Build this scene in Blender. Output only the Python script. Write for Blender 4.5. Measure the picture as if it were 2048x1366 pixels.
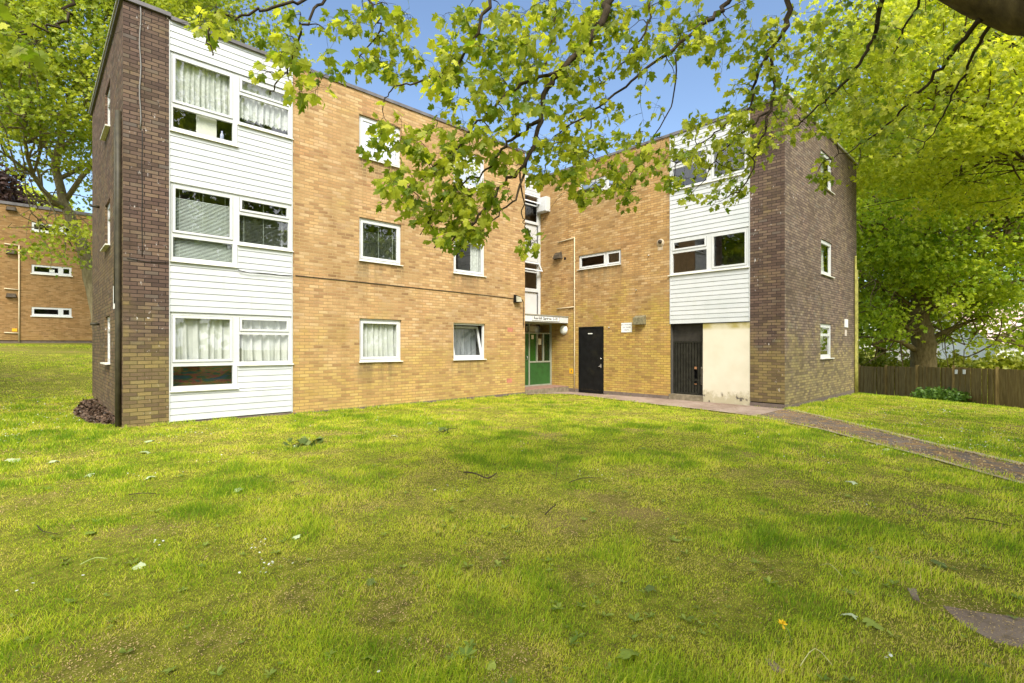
import bpy, math, random
import numpy as np
from mathutils import Vector, Matrix, Quaternion

# ------------------------------------------------------------------ clearing
for o in list(bpy.data.objects):
    bpy.data.objects.remove(o)
SC = bpy.context.scene
COL = SC.collection
RAD = math.radians

# ------------------------------------------------------------------ camera
EYE = 1.55                      # metres above the lawn at the camera
HEAD = RAD(46.228)              # heading, measured from the building's long axis
VW = (math.cos(HEAD), math.sin(HEAD))
RT = (math.sin(HEAD), -math.cos(HEAD))
FPX, CX, HY = 1004.0, 1024.0, 692.0
cam = bpy.data.cameras.new("camera")
cam.sensor_width = 36.0
cam.lens = FPX / 2048 * 36
cam.shift_y = 9 / 2048
cam.clip_start = 0.05
cam.clip_end = 3000
camo = bpy.data.objects.new("camera", cam)
COL.objects.link(camo)
camo.location = (0, 0, EYE)
camo.rotation_euler = (RAD(90), 0, HEAD - RAD(90))
SC.camera = camo

# ------------------------------------------------------------------ world, sun, exposure
SUN_DIR = Vector((-0.50, -0.72, 0.98)).normalized()
SUN_EL = math.asin(SUN_DIR.z)
SUN_ROT = math.atan2(SUN_DIR.x, SUN_DIR.y)
SC.view_settings.view_transform = 'Standard'
SC.view_settings.look = 'None'
SC.view_settings.gamma = 1.0
SC.view_settings.use_curve_mapping = False
SC.view_settings.exposure = 1.34

W = bpy.data.worlds.new("World")
SC.world = W
W.use_nodes = True
nt = W.node_tree
nt.nodes.clear()
def nn(t, kind, **kw):
    n = t.nodes.new(kind)
    for k, v in kw.items():
        if k == 'inp':
            for a, b in v.items():
                n.inputs[a].default_value = b
        else:
            setattr(n, k, v)
    return n
sky = nn(nt, 'ShaderNodeTexSky', sky_type='NISHITA', sun_disc=False)
sky.sun_elevation = SUN_EL
sky.sun_rotation = SUN_ROT
sky.air_density = 1.0
sky.dust_density = 0.6
sky.ozone_density = 1.3
tc = nn(nt, 'ShaderNodeTexCoord')
sep = nn(nt, 'ShaderNodeSeparateXYZ')
nt.links.new(tc.outputs['Generated'], sep.inputs[0])
mz = nn(nt, 'ShaderNodeMath', operation='ADD', inp={1: 0.22})
nt.links.new(sep.outputs['Z'], mz.inputs[0])
dv = nn(nt, 'ShaderNodeVectorMath', operation='DIVIDE')
cz = nn(nt, 'ShaderNodeCombineXYZ')
for i in range(3):
    nt.links.new(mz.outputs[0], cz.inputs[i])
nt.links.new(tc.outputs['Generated'], dv.inputs[0])
nt.links.new(cz.outputs[0], dv.inputs[1])
cn = nn(nt, 'ShaderNodeTexNoise', inp={'Scale': 1.1, 'Detail': 7.0, 'Roughness': 0.58, 'Distortion': 0.35})
nt.links.new(dv.outputs[0], cn.inputs['Vector'])
# cloud bank: thick to the south-west (where the light comes from), thin wisps to the north-east
dt = nn(nt, 'ShaderNodeVectorMath', operation='DOT_PRODUCT')
nt.links.new(tc.outputs['Generated'], dt.inputs[0])
dt.inputs[1].default_value = (-VW[0], -VW[1], 0.25)
ad = nn(nt, 'ShaderNodeMath', operation='MULTIPLY_ADD', inp={1: 0.34, 2: 0.02})
nt.links.new(dt.outputs['Value'], ad.inputs[0])
sm = nn(nt, 'ShaderNodeMath', operation='ADD')
nt.links.new(cn.outputs['Fac'], sm.inputs[0])
nt.links.new(ad.outputs[0], sm.inputs[1])
mr = nn(nt, 'ShaderNodeMapRange', interpolation_type='SMOOTHSTEP', inp={1: 0.475, 2: 0.73, 3: 0.0, 4: 0.95})
nt.links.new(sm.outputs[0], mr.inputs[0])
b1 = nn(nt, 'ShaderNodeBackground', inp={'Strength': 0.10})
b2 = nn(nt, 'ShaderNodeBackground', inp={'Strength': 1.15, 'Color': (0.95, 0.97, 1.0, 1)})
nt.links.new(sky.outputs[0], b1.inputs['Color'])
mx = nn(nt, 'ShaderNodeMixShader')
nt.links.new(mr.outputs[0], mx.inputs[0])
nt.links.new(b1.outputs[0], mx.inputs[1])
nt.links.new(b2.outputs[0], mx.inputs[2])
wo = nn(nt, 'ShaderNodeOutputWorld')
nt.links.new(mx.outputs[0], wo.inputs[0])

sl = bpy.data.lights.new("sun", 'SUN')
sl.energy = 2.3
sl.angle = RAD(22)
sl.color = (1.0, 0.94, 0.84)
so = bpy.data.objects.new("sun", sl)
COL.objects.link(so)
so.rotation_euler = SUN_DIR.to_track_quat('Z', 'Y').to_euler()

# ------------------------------------------------------------------ survey helpers: sight lines turned into places
def sight(px):
    t = (px - CX) / FPX
    return (VW[0] + t * RT[0], VW[1] + t * RT[1])
def at(px, py, dist):
    dx, dy = sight(px)
    return Vector((dx * dist, dy * dist, EYE + (HY - py) * dist / FPX))
def rel(lat, dep, z):
    return Vector((VW[0] * dep + RT[0] * lat, VW[1] * dep + RT[1] * lat, z))

# terrain heights
_pts = [(0, 0, 0), (1.2, 11.8, .02), (4.3, 11.8, -.02), (8, 11.8, -.05), (11.9, 11.8, -.08), (14.17, 12.5, -.13), (14.17, 10, -.12),
        (14.17, 7.8, -.10), (14.17, 4.5, -.10), (18, 4.5, -.15), (21.7, 4.5, -.21), (8, 6, -.02), (4, 7, 0), (9.5, .5, -.13), (4, -3, 0),
        (-4, 3, 0.05), (1.24, 15, .05), (1.2, 18.4, .18), (-1, 14.5, .04), (-3, 22, .62), (2, 26, 1.0), (-2, 32, 1.42), (0, 42, 1.72), (4, 42, 1.72), (-10, 44, 1.75),
        (-8, 16, .3), (31.55, 6.2, -.94), (26.14, .3, -.74), (22, -4.3, -.66), (28, 3, -.75), (16, 0, -.22), (20, -1, -.42), (36, 10, -1.1), (40, 0, -1.1), (14, -8, -.3),
        (45, 30, -1.0), (20, 50, 1.2), (0, 70, 1.9), (60, 0, -1.4), (0, -20, 0), (-20, 0, .3), (30, -30, -.8), (-30, 50, 2)]
_P = np.array(_pts, float)
def _phi(d2):
    return np.sqrt(d2 + 4.0)
_D = ((_P[:, None, :2] - _P[None, :, :2]) ** 2).sum(-1)
_n = len(_P)
_A = np.zeros((_n + 1, _n + 1)); _A[:_n, :_n] = _phi(_D) + np.eye(_n) * -0.02; _A[:_n, _n] = 1; _A[_n, :_n] = 1
_w = np.linalg.solve(_A, np.append(_P[:, 2], 0))
def gz(x, y):
    x = np.asarray(x, float); y = np.asarray(y, float)
    s = np.full(x.shape, _w[_n])
    for i in range(_n):
        s = s + _w[i] * _phi((x - _P[i, 0]) ** 2 + (y - _P[i, 1]) ** 2)
    return np.clip(s, -1.6, 2.1)
def g1(x, y):
    return float(gz(np.array([x]), np.array([y]))[0])
def ground(px, py):
    """where the sight line through (px, py) meets the lawn"""
    dx, dy = sight(px)
    lo = 0.5
    k = EYE * FPX / max(py - HY, 1)
    for _ in range(30):
        k = (EYE - g1(dx * k, dy * k)) * FPX / max(py - HY, 1)
    return Vector((dx * k, dy * k, g1(dx * k, dy * k)))

_rs = np.random.RandomState(5)
_lat = _rs.rand(64, 64)
def vnoise(x, y, s):
    x = np.asarray(x) / s + 31.7; y = np.asarray(y) / s + 17.3
    xi = np.floor(x).astype(int); yi = np.floor(y).astype(int)
    fx = x - xi; fy = y - yi
    fx = fx * fx * (3 - 2 * fx); fy = fy * fy * (3 - 2 * fy)
    a = _lat[xi % 64, yi % 64]; b = _lat[(xi + 1) % 64, yi % 64]; c = _lat[xi % 64, (yi + 1) % 64]; d = _lat[(xi + 1) % 64, (yi + 1) % 64]
    return (a * (1 - fx) + b * fx) * (1 - fy) + (c * (1 - fx) + d * fx) * fy
def inpoly(x, y, poly):
    r = np.zeros(x.shape, bool)
    n = len(poly)
    for i in range(n):
        x0, y0 = poly[i]; x1, y1 = poly[(i + 1) % n]
        c = ((y0 > y) != (y1 > y))
        with np.errstate(divide='ignore', invalid='ignore'):
            xi = (x1 - x0) * (y - y0) / (y1 - y0 + 1e-12) + x0
        r ^= c & (x < xi)
    return r

# ------------------------------------------------------------------ mesh helpers
class MB:
    """collects faces, then links them as ONE mesh object"""
    def __init__(s):
        s.v = []; s.f = []; s.uv = []; s.sm = []
    def face(s, pts, uv=None, smooth=False):
        b = len(s.v); s.v.extend([tuple(p) for p in pts]); s.f.append(tuple(range(b, b + len(pts))))
        s.uv.append(uv or [(0, 0)] * len(pts)); s.sm.append(smooth)
    def idx(s, verts, faces, smooth=True):
        b = len(s.v); s.v.extend([tuple(p) for p in verts])
        for f in faces:
            s.f.append(tuple(i + b for i in f)); s.uv.append([(0, 0)] * len(f)); s.sm.append(smooth)
    def hexa(s, c):
        """8 corners: 0-3 front (ccw from outside), 4-7 behind them"""
        b = len(s.v); s.v.extend([tuple(p) for p in c])
        for f in ((0, 1, 2, 3), (5, 4, 7, 6), (4, 0, 3, 7), (1, 5, 6, 2), (3, 2, 6, 7), (4, 5, 1, 0)):
            s.f.append(tuple(i + b for i in f)); s.uv.append([(0, 0)] * 4); s.sm.append(False)
    def box(s, lo, hi):
        x0, y0, z0 = lo; x1, y1, z1 = hi
        s.hexa([(x0, y0, z0), (x1, y0, z0), (x1, y0, z1), (x0, y0, z1), (x0, y1, z0), (x1, y1, z0), (x1, y1, z1), (x0, y1, z1)])
    def pbox(s, P, u0, u1, z0, z1, d0, d1):
        s.hexa([P(u0, z0, d0), P(u1, z0, d0), P(u1, z1, d0), P(u0, z1, d0), P(u0, z0, d1), P(u1, z0, d1), P(u1, z1, d1), P(u0, z1, d1)])
    def tube(s, pts, rad, n=8, cap=True):
        pts = [Vector(p) for p in pts]
        k = len(pts)
        if not hasattr(rad, '__len__'):
            rad = [rad] * k
        T = []
        for i in range(k):
            d = pts[min(i + 1, k - 1)] - pts[max(i - 1, 0)]
            T.append(d.normalized() if d.length > 1e-9 else Vector((0, 0, 1)))
        up = Vector((0, 0, 1)) if abs(T[0].z) < .9 else Vector((1, 0, 0))
        N = (up - T[0] * up.dot(T[0])).normalized()
        vs = []; fs = []
        for i in range(k):
            N = N - T[i] * N.dot(T[i])
            N = N.normalized() if N.length > 1e-6 else T[i].orthogonal().normalized()
            B = T[i].cross(N)
            for j in range(n):
                a = 2 * math.pi * j / n
                vs.append(pts[i] + (N * math.cos(a) + B * math.sin(a)) * rad[i])
        for i in range(k - 1):
            for j in range(n):
                fs.append((i * n + j, i * n + (j + 1) % n, (i + 1) * n + (j + 1) % n, (i + 1) * n + j))
        if cap:
            fs.append(tuple(range(n - 1, -1, -1))); fs.append(tuple(range((k - 1) * n, k * n)))
        s.idx(vs, fs)
    def build(s, name, mat, parent=None):
        me = bpy.data.meshes.new(name)
        me.from_pydata(s.v, [], s.f)
        me.polygons.foreach_set('use_smooth', s.sm)
        uvl = me.uv_layers.new(name="UVMap")
        flat = [c for f in s.uv for p in f for c in p]
        uvl.data.foreach_set('uv', flat)
        me.materials.append(mat)
        me.update()
        o = bpy.data.objects.new(name, me)
        COL.objects.link(o)
        if parent is not None:
            o.parent = parent
        return o

def bulk(name, V, F, mat, parent=None, col=None, smooth=False):
    """V (n,3), F (m,k) numpy arrays with the same corner count -> one mesh object, optional per-vertex factor 'tint'"""
    me = bpy.data.meshes.new(name)
    Fs = F if isinstance(F, list) else [F]
    me.vertices.add(len(V)); me.vertices.foreach_set('co', np.ascontiguousarray(V, np.float32).ravel())
    tot = sum(f.size for f in Fs); npol = sum(len(f) for f in Fs)
    me.loops.add(tot); me.polygons.add(npol)
    li = np.concatenate([f.ravel() for f in Fs]).astype(np.int32)
    sizes = np.concatenate([np.full(len(f), f.shape[1], np.int32) for f in Fs])
    st = np.concatenate([[0], np.cumsum(sizes)[:-1]]).astype(np.int32)
    me.loops.foreach_set('vertex_index', li)
    me.polygons.foreach_set('loop_start', st)
    me.polygons.foreach_set('use_smooth', np.full(npol, smooth))
    if col is not None:
        a = me.attributes.new('tint', 'FLOAT', 'POINT')
        a.data.foreach_set('value', np.ascontiguousarray(col, np.float32))
    me.materials.append(mat)
    me.update(calc_edges=True); me.validate()
    o = bpy.data.objects.new(name, me)
    COL.objects.link(o)
    if parent is not None:
        o.parent = parent
    return o

def tag(o, label=None, cat=None, group=None, kind=None):
    if label: o['label'] = label
    if cat: o['category'] = cat
    if group: o['group'] = group
    if kind: o['kind'] = kind
    return o
def thing(name, label, cat, loc=(0, 0, 0), group=None):
    o = bpy.data.objects.new(name, None); COL.objects.link(o)
    o.empty_display_size = 0.2
    o.location = loc
    return tag(o, label, cat, group)
def under(o, root):
    """parent a mesh built in world coordinates to a root standing elsewhere"""
    o.parent = root
    o.matrix_parent_inverse = Matrix.Translation(-Vector(root.location))
    return o

# ------------------------------------------------------------------ materials
def M(name):
    m = bpy.data.materials.new(name); m.use_nodes = True
    t = m.node_tree; t.nodes.clear()
    out = nn(t, 'ShaderNodeOutputMaterial')
    return m, t, out
def L(t, a, b):
    t.links.new(a, b)
def ramp(t, src, stops, interp='LINEAR'):
    r = t.nodes.new('ShaderNodeValToRGB')
    r.color_ramp.interpolation = interp
    e = r.color_ramp.elements
    while len(e) < len(stops):
        e.new(0.5)
    for i, (p, c) in enumerate(stops):
        e[i].position = p; e[i].color = (*c, 1)
    L(t, src, r.inputs[0])
    return r.outputs[0]
def noise(t, vec, scale, detail=4, rough=.55, dist=0, out='Fac'):
    n = nn(t, 'ShaderNodeTexNoise', inp={'Scale': scale, 'Detail': detail, 'Roughness': rough, 'Distortion': dist})
    if vec is not None:
        L(t, vec, n.inputs['Vector'])
    return n.outputs[out]
def mapr(t, src, a, b, c=0., d=1., smooth=True):
    n = nn(t, 'ShaderNodeMapRange', inp={1: a, 2: b, 3: c, 4: d})
    if smooth: n.interpolation_type = 'SMOOTHSTEP'
    L(t, src, n.inputs[0]); return n.outputs[0]
def math_(t, op, a, b):
    n = nn(t, 'ShaderNodeMath', operation=op)
    for i, x in enumerate((a, b)):
        if isinstance(x, (int, float)): n.inputs[i].default_value = x
        else: L(t, x, n.inputs[i])
    return n.outputs[0]
def mix(t, fac, a, b, mode='MIX'):
    n = nn(t, 'ShaderNodeMix', data_type='RGBA', blend_type=mode)
    for i, x in ((0, fac), (6, a), (7, b)):
        if isinstance(x, (int, float)): n.inputs[i].default_value = x
        elif isinstance(x, tuple): n.inputs[i].default_value = (*x, 1)
        else: L(t, x, n.inputs[i])
    return n.outputs[2]
def bump(t, h, strength=.3, dist=.01):
    n = nn(t, 'ShaderNodeBump', inp={'Strength': strength, 'Distance': dist})
    L(t, h, n.inputs['Height']); return n.outputs[0]
def princ(t, out, color, rough=.6, normal=None, spec=.4, metal=0.):
    p = nn(t, 'ShaderNodeBsdfPrincipled')
    if isinstance(color, tuple): p.inputs['Base Color'].default_value = (*color, 1)
    else: L(t, color, p.inputs['Base Color'])
    if isinstance(rough, (int, float)): p.inputs['Roughness'].default_value = rough
    else: L(t, rough, p.inputs['Roughness'])
    p.inputs['Specular IOR Level'].default_value = spec
    p.inputs['Metallic'].default_value = metal
    if normal is not None: L(t, normal, p.inputs['Normal'])
    L(t, p.outputs[0], out.inputs[0])
    return p
def pos(t):
    return nn(t, 'ShaderNodeNewGeometry').outputs['Position']
def plain(name, col, rough=.5, var=.12, scale=6., spec=.4, metal=0., dirt=None, bumpy=0.):
    """a slightly uneven painted / plastic / metal surface"""
    m, t, out = M(name)
    p = pos(t)
    n = noise(t, p, scale, 5)
    c = mix(t, mapr(t, n, .3, .7), tuple(x * (1 - var) for x in col), tuple(min(1, x * (1 + var)) for x in col))
    if dirt:
        d = noise(t, p, 2.3, 6, .65)
        c = mix(t, mapr(t, d, .52, .75, 0, dirt[1]), c, dirt[0])
    nrm = bump(t, noise(t, p, scale * 8, 3), bumpy, .004) if bumpy else None
    princ(t, out, c, rough, nrm, spec, metal)
    return m

def brick(name, stops, mortar, algae, algae_z, algae_amt, white=0., stain=.35, sills=()):
    m, t, out = M(name)
    uv = nn(t, 'ShaderNodeUVMap'); u = uv.outputs[0]
    b = nn(t, 'ShaderNodeTexBrick', offset=.5, inp={'Color1': (0, 0, 0, 1), 'Color2': (1, 1, 1, 1), 'Mortar': (.5, .5, .5, 1), 'Scale': 1., 'Mortar Size': .0085,
                                                     'Mortar Smooth': .35, 'Bias': 0., 'Brick Width': .225, 'Row Height': .075})
    wob = noise(t, u, 3.0, 3, out='Color')
    vm = nn(t, 'ShaderNodeVectorMath', operation='MULTIPLY_ADD')
    L(t, wob, vm.inputs[0]); vm.inputs[1].default_value = (.012, .010, 0); L(t, u, vm.inputs[2])
    L(t, vm.outputs[0], b.inputs['Vector'])
    c = ramp(t, b.outputs['Color'], stops)
    fine = noise(t, u, 38, 5, .7)
    c = mix(t, .5, c, ramp(t, fine, [(.25, (.62, .62, .62)), (.75, (1.25, 1.25, 1.25))]), 'MULTIPLY')
    big = noise(t, u, .75, 6, .62, .6)
    c = mix(t, stain, c, ramp(t, big, [(.30, (.55, .50, .45)), (.50, (1., 1., 1.)), (.72, (1.2, 1.15, 1.1))]), 'MULTIPLY')
    sp = nn(t, 'ShaderNodeSeparateXYZ'); L(t, pos(t), sp.inputs[0])
    if algae_amt:
        an = noise(t, u, 1.3, 6, .65, .3)
        lo = mapr(t, sp.outputs['Z'], algae_z[0], algae_z[1], .40, 0.)
        k = mapr(t, math_(t, 'ADD', an, lo), .52, .86, 0, algae_amt)
        k = math_(t, 'MULTIPLY', k, mapr(t, fine, .25, .6, .55, 1.))
        k = math_(t, 'MULTIPLY', k, mapr(t, b.outputs['Color'], .15, .8, .35, 1.))
        ac = mix(t, .35, algae, mix(t, 1.0, c, (1.5, 1.5, 1.0), 'MULTIPLY'))
        c = mix(t, k, c, ac)
    st1 = nn(t, 'ShaderNodeMapping', inp={'Scale': (2.2, .28, 1)}); L(t, u, st1.inputs[0])
    run = noise(t, st1.outputs[0], 1.6, 5, .6)
    c = mix(t, stain * .8, c, ramp(t, run, [(.34, (.68, .64, .58)), (.50, (1., 1., 1.)), (.7, (1.1, 1.09, 1.08))]), 'MULTIPLY')
    c = mix(t, mapr(t, noise(t, u, .9, 4, .6), .50, .68, 0, stain * .55), c, mix(t, 1.0, c, (1.10, .93, .98), 'MULTIPLY'))
    if sills:
        su = nn(t, 'ShaderNodeSeparateXYZ'); L(t, u, su.inputs[0]); acc = None
        for (a_, b_, z_) in sills:
            m1 = math_(t, 'MULTIPLY', mapr(t, su.outputs[0], a_ - .10, a_ + .03), mapr(t, su.outputs[0], b_ + .10, b_ - .03))
            m2 = math_(t, 'MULTIPLY', mapr(t, su.outputs[1], z_ - .75, z_ - .05), mapr(t, su.outputs[1], z_ + .02, z_ - .01))
            mm = math_(t, 'MULTIPLY', m1, m2); acc = mm if acc is None else math_(t, 'ADD', acc, mm)
        acc = math_(t, 'MULTIPLY', acc, mapr(t, run, .38, .60, .65, .10))
        c = mix(t, acc, c, (.13, .105, .055))
    c = mix(t, math_(t, 'MULTIPLY', mapr(t, nn(t, 'ShaderNodeSeparateXYZ').outputs['Z'] if False else big, .62, .40), 0.12), c, (.16, .12, .06))
    mc = mix(t, mapr(t, big, .35, .65), mortar, tuple(x * .72 for x in mortar))
    if algae_amt:
        mc = mix(t, math_(t, 'MULTIPLY', k, .75), mc, tuple(x * .7 for x in algae))
    c = mix(t, b.outputs['Fac'], c, mc)
    if white:
        wn = noise(t, u, 2.2, 2, .5); w2 = nn(t, 'ShaderNodeTexNoise', inp={'Scale': 11.0, 'Detail': 4.0, 'Roughness': .7})
        mpn = nn(t, 'ShaderNodeMapping', inp={'Scale': (1.3, .55, 1)}); L(t, u, mpn.inputs[0]); L(t, mpn.outputs[0], w2.inputs['Vector'])
        k = math_(t, 'MULTIPLY', mapr(t, wn, .50, .62), mapr(t, w2.outputs['Fac'], .60, .70, 0, white))
        c = mix(t, k, c, (.62, .58, .55))
    h = math_(t, 'MULTIPLY_ADD', b.outputs['Fac'], -1.0)
    h2 = math_(t, 'ADD', h, math_(t, 'MULTIPLY', fine, .5))
    princ(t, out, c, .88, bump(t, h2, .55, .008), .25)
    return m

YB = brick('yellow_brick', [(0., (.305, .175, .082)), (.12, (.40, .24, .108)), (.4, (.465, .288, .132)), (.68, (.51, .33, .152)), (.88, (.555, .385, .21)), (1., (.36, .21, .10))],
           (.42, .285, .135), (.30, .23, .035), (-.2, 3.0), .75, stain=.55, sills=[(5.96, 7.23, 1.13), (5.95, 7.23, 3.69), (5.95, 7.22, 6.31), (8.91, 10.2, 1.125), (8.91, 10.2, 3.675), (8.91, 10.2, 6.275)])
YB2 = brick('yellow_brick_painted_shade', [(0., (.27, .155, .058)), (.12, (.36, .21, .080)), (.4, (.425, .255, .098)), (.68, (.465, .295, .12)), (.88, (.51, .345, .17)), (1., (.32, .19, .073))],  # darker copy of the yellow brick: side wing's shade put into the colours
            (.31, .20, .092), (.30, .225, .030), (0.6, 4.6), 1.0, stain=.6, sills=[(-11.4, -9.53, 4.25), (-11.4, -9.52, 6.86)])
BB = brick('brown_brick', [(0., (.070, .045, .037)), (.25, (.100, .064, .051)), (.5, (.125, .081, .063)), (.72, (.150, .099, .073)), (.9, (.180, .124, .082)), (1., (.11, .090, .078))],
           (.036, .026, .020), (.27, .215, .060), (-.1, 3.2), .85, white=1., stain=.5)
BBL = brick('brown_brick_mossy', [(0., (.080, .050, .036)), (.3, (.115, .070, .052)), (.6, (.15, .090, .066)), (.85, (.18, .115, .08)), (1., (.12, .10, .08))],
            (.038, .030, .018), (.17, .13, .02), (0, 9), .55, white=.8, stain=.5)
BBE = brick('brown_brick_painted_lit', [(0., (.115, .082, .066)), (.25, (.155, .112, .090)), (.5, (.19, .138, .108)), (.72, (.22, .162, .124)), (.9, (.26, .195, .14)), (1., (.17, .145, .125))],  # brighter copy of the brown brick: stronger light on the end wall put into colours
            (.052, .040, .032), (.34, .285, .10), (-.1, 3.4), .85, white=.95, stain=.5)
FB = brick('far_yellow_brick', [(0., (.20, .115, .044)), (.3, (.27, .155, .060)), (.6, (.325, .19, .078)), (.9, (.37, .235, .11)), (1., (.22, .13, .055))],
           (.36, .21, .08), (.27, .20, .03), (1., 3.), .4, stain=.5)
m, t, out = M('plinth_render')
p_ = pos(t)
c_ = ramp(t, noise(t, p_, 5, 6, .7), [(.3, (.105, .078, .062)), (.6, (.17, .13, .105)), (.8, (.22, .19, .13))])
princ(t, out, c_, .9, bump(t, noise(t, p_, 60, 3), .4, .006)); PLN = m

m, t, out = M('white_cladding')
p_ = pos(t); sp_ = nn(t, 'ShaderNodeSeparateXYZ'); L(t, p_, sp_.inputs[0])
c_ = mix(t, mapr(t, noise(t, p_, 1.7, 5, .6), .35, .75), (.585, .595, .60), (.52, .54, .54))
c_ = mix(t, mapr(t, noise(t, p_, 5.5, 6, .7), .57, .78, 0, .35), c_, (.52, .50, .34))
bi_ = nn(t, 'ShaderNodeMath', operation='SNAP', inp={1: .131}); L(t, sp_.outputs['Z'], bi_.inputs[0])
wn_ = nn(t, 'ShaderNodeTexWhiteNoise', noise_dimensions='1D'); L(t, bi_.outputs[0], wn_.inputs['W'])
c_ = mix(t, 1.0, c_, ramp(t, wn_.outputs['Value'], [(0., (.93, .94, .94)), (1., (1., 1., 1.))]), 'MULTIPLY')
stk_ = nn(t, 'ShaderNodeMapping', inp={'Scale': (7, 7, .8)}); L(t, p_, stk_.inputs[0])
c_ = mix(t, mapr(t, noise(t, stk_.outputs[0], 1.5, 5, .6), .55, .8, 0, .28), c_, (.44, .43, .33))
princ(t, out, c_, .42, bump(t, noise(t, p_, 40, 3), .08, .003)); CLAD = m
GAPM = plain('board_gap', (.10, .095, .09), .9)
UPVC = plain('white_upvc', (.60, .61, .61), .30, .04, 3., dirt=((.55, .52, .36), .25))
SILL = plain('sill_upvc', (.76, .75, .67), .4, .05, 3., dirt=((.30, .26, .13), .6))
FASC = plain('grey_fascia', (.135, .125, .13), .6, .2, 4.)
TRIMP = plain('pale_edge_trim', (.42, .41, .36), .5, .15, 5.)
ROOFM = plain('felt_roof', (.10, .10, .10), .9)
DARKM = plain('dark_interior', (.085, .078, .068), .9)
INW = plain('inner_wall', (.22, .20, .16), .9)
BLK = plain('black_paint', (.008, .008, .008), .55, .3, 5., spec=.15, dirt=((.03, .028, .016), .5))
GATEM = plain('gate_paint', (.022, .021, .015), .6, .3, 8., spec=.2)
PANM = plain('dark_grey_board', (.036, .032, .026), .8, .2, spec=.2)
GREEN = plain('green_paint', (.026, .095, .022), .45, .18, 4.)
GFRM = plain('grey_green_frame', (.27, .285, .215), .5, .1)
CONC = plain('concrete_step', (.20, .165, .11), .9, .25, 9., bumpy=.4, dirt=((.12, .10, .03), .5))
STEPT = plain('red_step', (.26, .15, .11), .9, .25, 9., bumpy=.3)
CREAM = None
m, t, out = M('cream_render')
p_ = pos(t); sp_ = nn(t, 'ShaderNodeSeparateXYZ'); L(t, p_, sp_.inputs[0])
c_ = mix(t, mapr(t, noise(t, p_, 1.3, 5), .3, .7), (.60, .545, .415), (.68, .625, .50))
c_ = mix(t, mapr(t, math_(t, 'ADD', noise(t, p_, 3.5, 6, .7), mapr(t, sp_.outputs['Z'], -.05, .55, .32, -.1)), .60, .78, 0, .75), c_, (.38, .33, .20))
k_ = math_(t, 'MULTIPLY', mapr(t, noise(t, p_, 7, 4, .6), .60, .64), mapr(t, sp_.outputs['Z'], .28, .10))
c_ = mix(t, k_, c_, (.12, .10, .08))
k_ = math_(t, 'MULTIPLY', mapr(t, sp_.outputs['Z'], 1.98, 2.10), mapr(t, noise(t, p_, 2.0, 4), .30, .55, .35, .9))
c_ = mix(t, k_, c_, (.33, .27, .05))
princ(t, out, c_, .85, bump(t, noise(t, p_, 45, 4), .35, .006)); CREAM = m
PIPE = plain('pale_pipe', (.56, .46, .30), .5, .1)
PIPEG = plain('mossy_pipe', (.36, .33, .08), .7, .3, 7.)
PIPED = plain('dark_pipe', (.045, .038, .020), .6, .3, 7.)
CABLE = plain('black_cable', (.022, .020, .016), .6)
CABLEG = plain('grey_cable', (.20, .19, .18), .6)
VENT = plain('dark_vent', (.055, .040, .022), .7, .3, 9.)
VENTG = plain('grey_vent', (.17, .15, .085), .7, .3, 12.)
METAL = plain('door_metal', (.55, .53, .50), .3, .1, metal=.8)
REDB = plain('red_air_brick', (.42, .17, .11), .85, .2)
LAMPG = plain('opal_globe', (.74, .74, .68), .25, .04)
FLGL = plain('floodlight_glass', (.42, .40, .30), .2, .1)
YEL = plain('yellow_plate', (.75, .40, .015), .5, .05)
SIGNW = plain('white_sign', (.80, .80, .77), .4, .03)
INK = plain('sign_ink', (.07, .07, .08), .6, .03)
INKG = plain('faded_ink', (.33, .33, .36), .6, .03)
PAPER = plain('paper', (.55, .50, .34), .7, .05)

def glass(name, tint=(.965, .98, .965), boost=.8, base=.085):
    m, t, out = M(name)
    tr = nn(t, 'ShaderNodeBsdfTransparent', inp={'Color': (*tint, 1)})
    gl = nn(t, 'ShaderNodeBsdfGlossy', inp={'Color': (1, 1, 1, 1), 'Roughness': .008})
    p = pos(t)
    L(t, bump(t, noise(t, p, 1.2, 2), .02, .02), gl.inputs['Normal'])
    fr = nn(t, 'ShaderNodeLayerWeight', inp={'Blend': .5})
    k = math_(t, 'MULTIPLY_ADD', math_(t, 'POWER', fr.outputs['Facing'], 4.0), boost)
    t.nodes[-1].inputs[2].default_value = base
    mx = nn(t, 'ShaderNodeMixShader')
    L(t, k, mx.inputs[0]); L(t, tr.outputs[0], mx.inputs[1]); L(t, gl.outputs[0], mx.inputs[2]); L(t, mx.outputs[0], out.inputs[0])
    return m
GLASS = glass('window_glass')
GLASS2 = glass('strong_reflection_glass', (.45, .47, .47), .5, .5)  # mirror share raised to brighten the sky reflection in top panes, no real coating

def cloth(name, col, transl=.35, lace=0.):
    m, t, out = M(name)
    p = pos(t)
    c = mix(t, mapr(t, noise(t, p, 5, 4), .3, .7), tuple(x * .88 for x in col), col)
    if lace:
        c = mix(t, mapr(t, noise(t, p, 16, 3, .6), .38, .60, lace, 0), c, tuple(x * .45 for x in col))
    d = nn(t, 'ShaderNodeBsdfDiffuse'); L(t, c, d.inputs[0])
    tr = nn(t, 'ShaderNodeBsdfTranslucent'); L(t, c, tr.inputs[0])
    mx = nn(t, 'ShaderNodeMixShader', inp={0: transl}); L(t, d.outputs[0], mx.inputs[1]); L(t, tr.outputs[0], mx.inputs[2]); L(t, mx.outputs[0], out.inputs[0])
    return m
NET = cloth('net_curtain_cloth', (.62, .635, .60), .12)
LACE = cloth('lace_cloth', (.64, .66, .625), .10, .4)
BLIND = plain('blind_slat', (.62, .68, .62), .45, .05)
BOARDP = plain('pale_board', (.62, .62, .55), .6, .05)
m, t, out = M('patterned_cloth')
p_ = pos(t)
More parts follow.
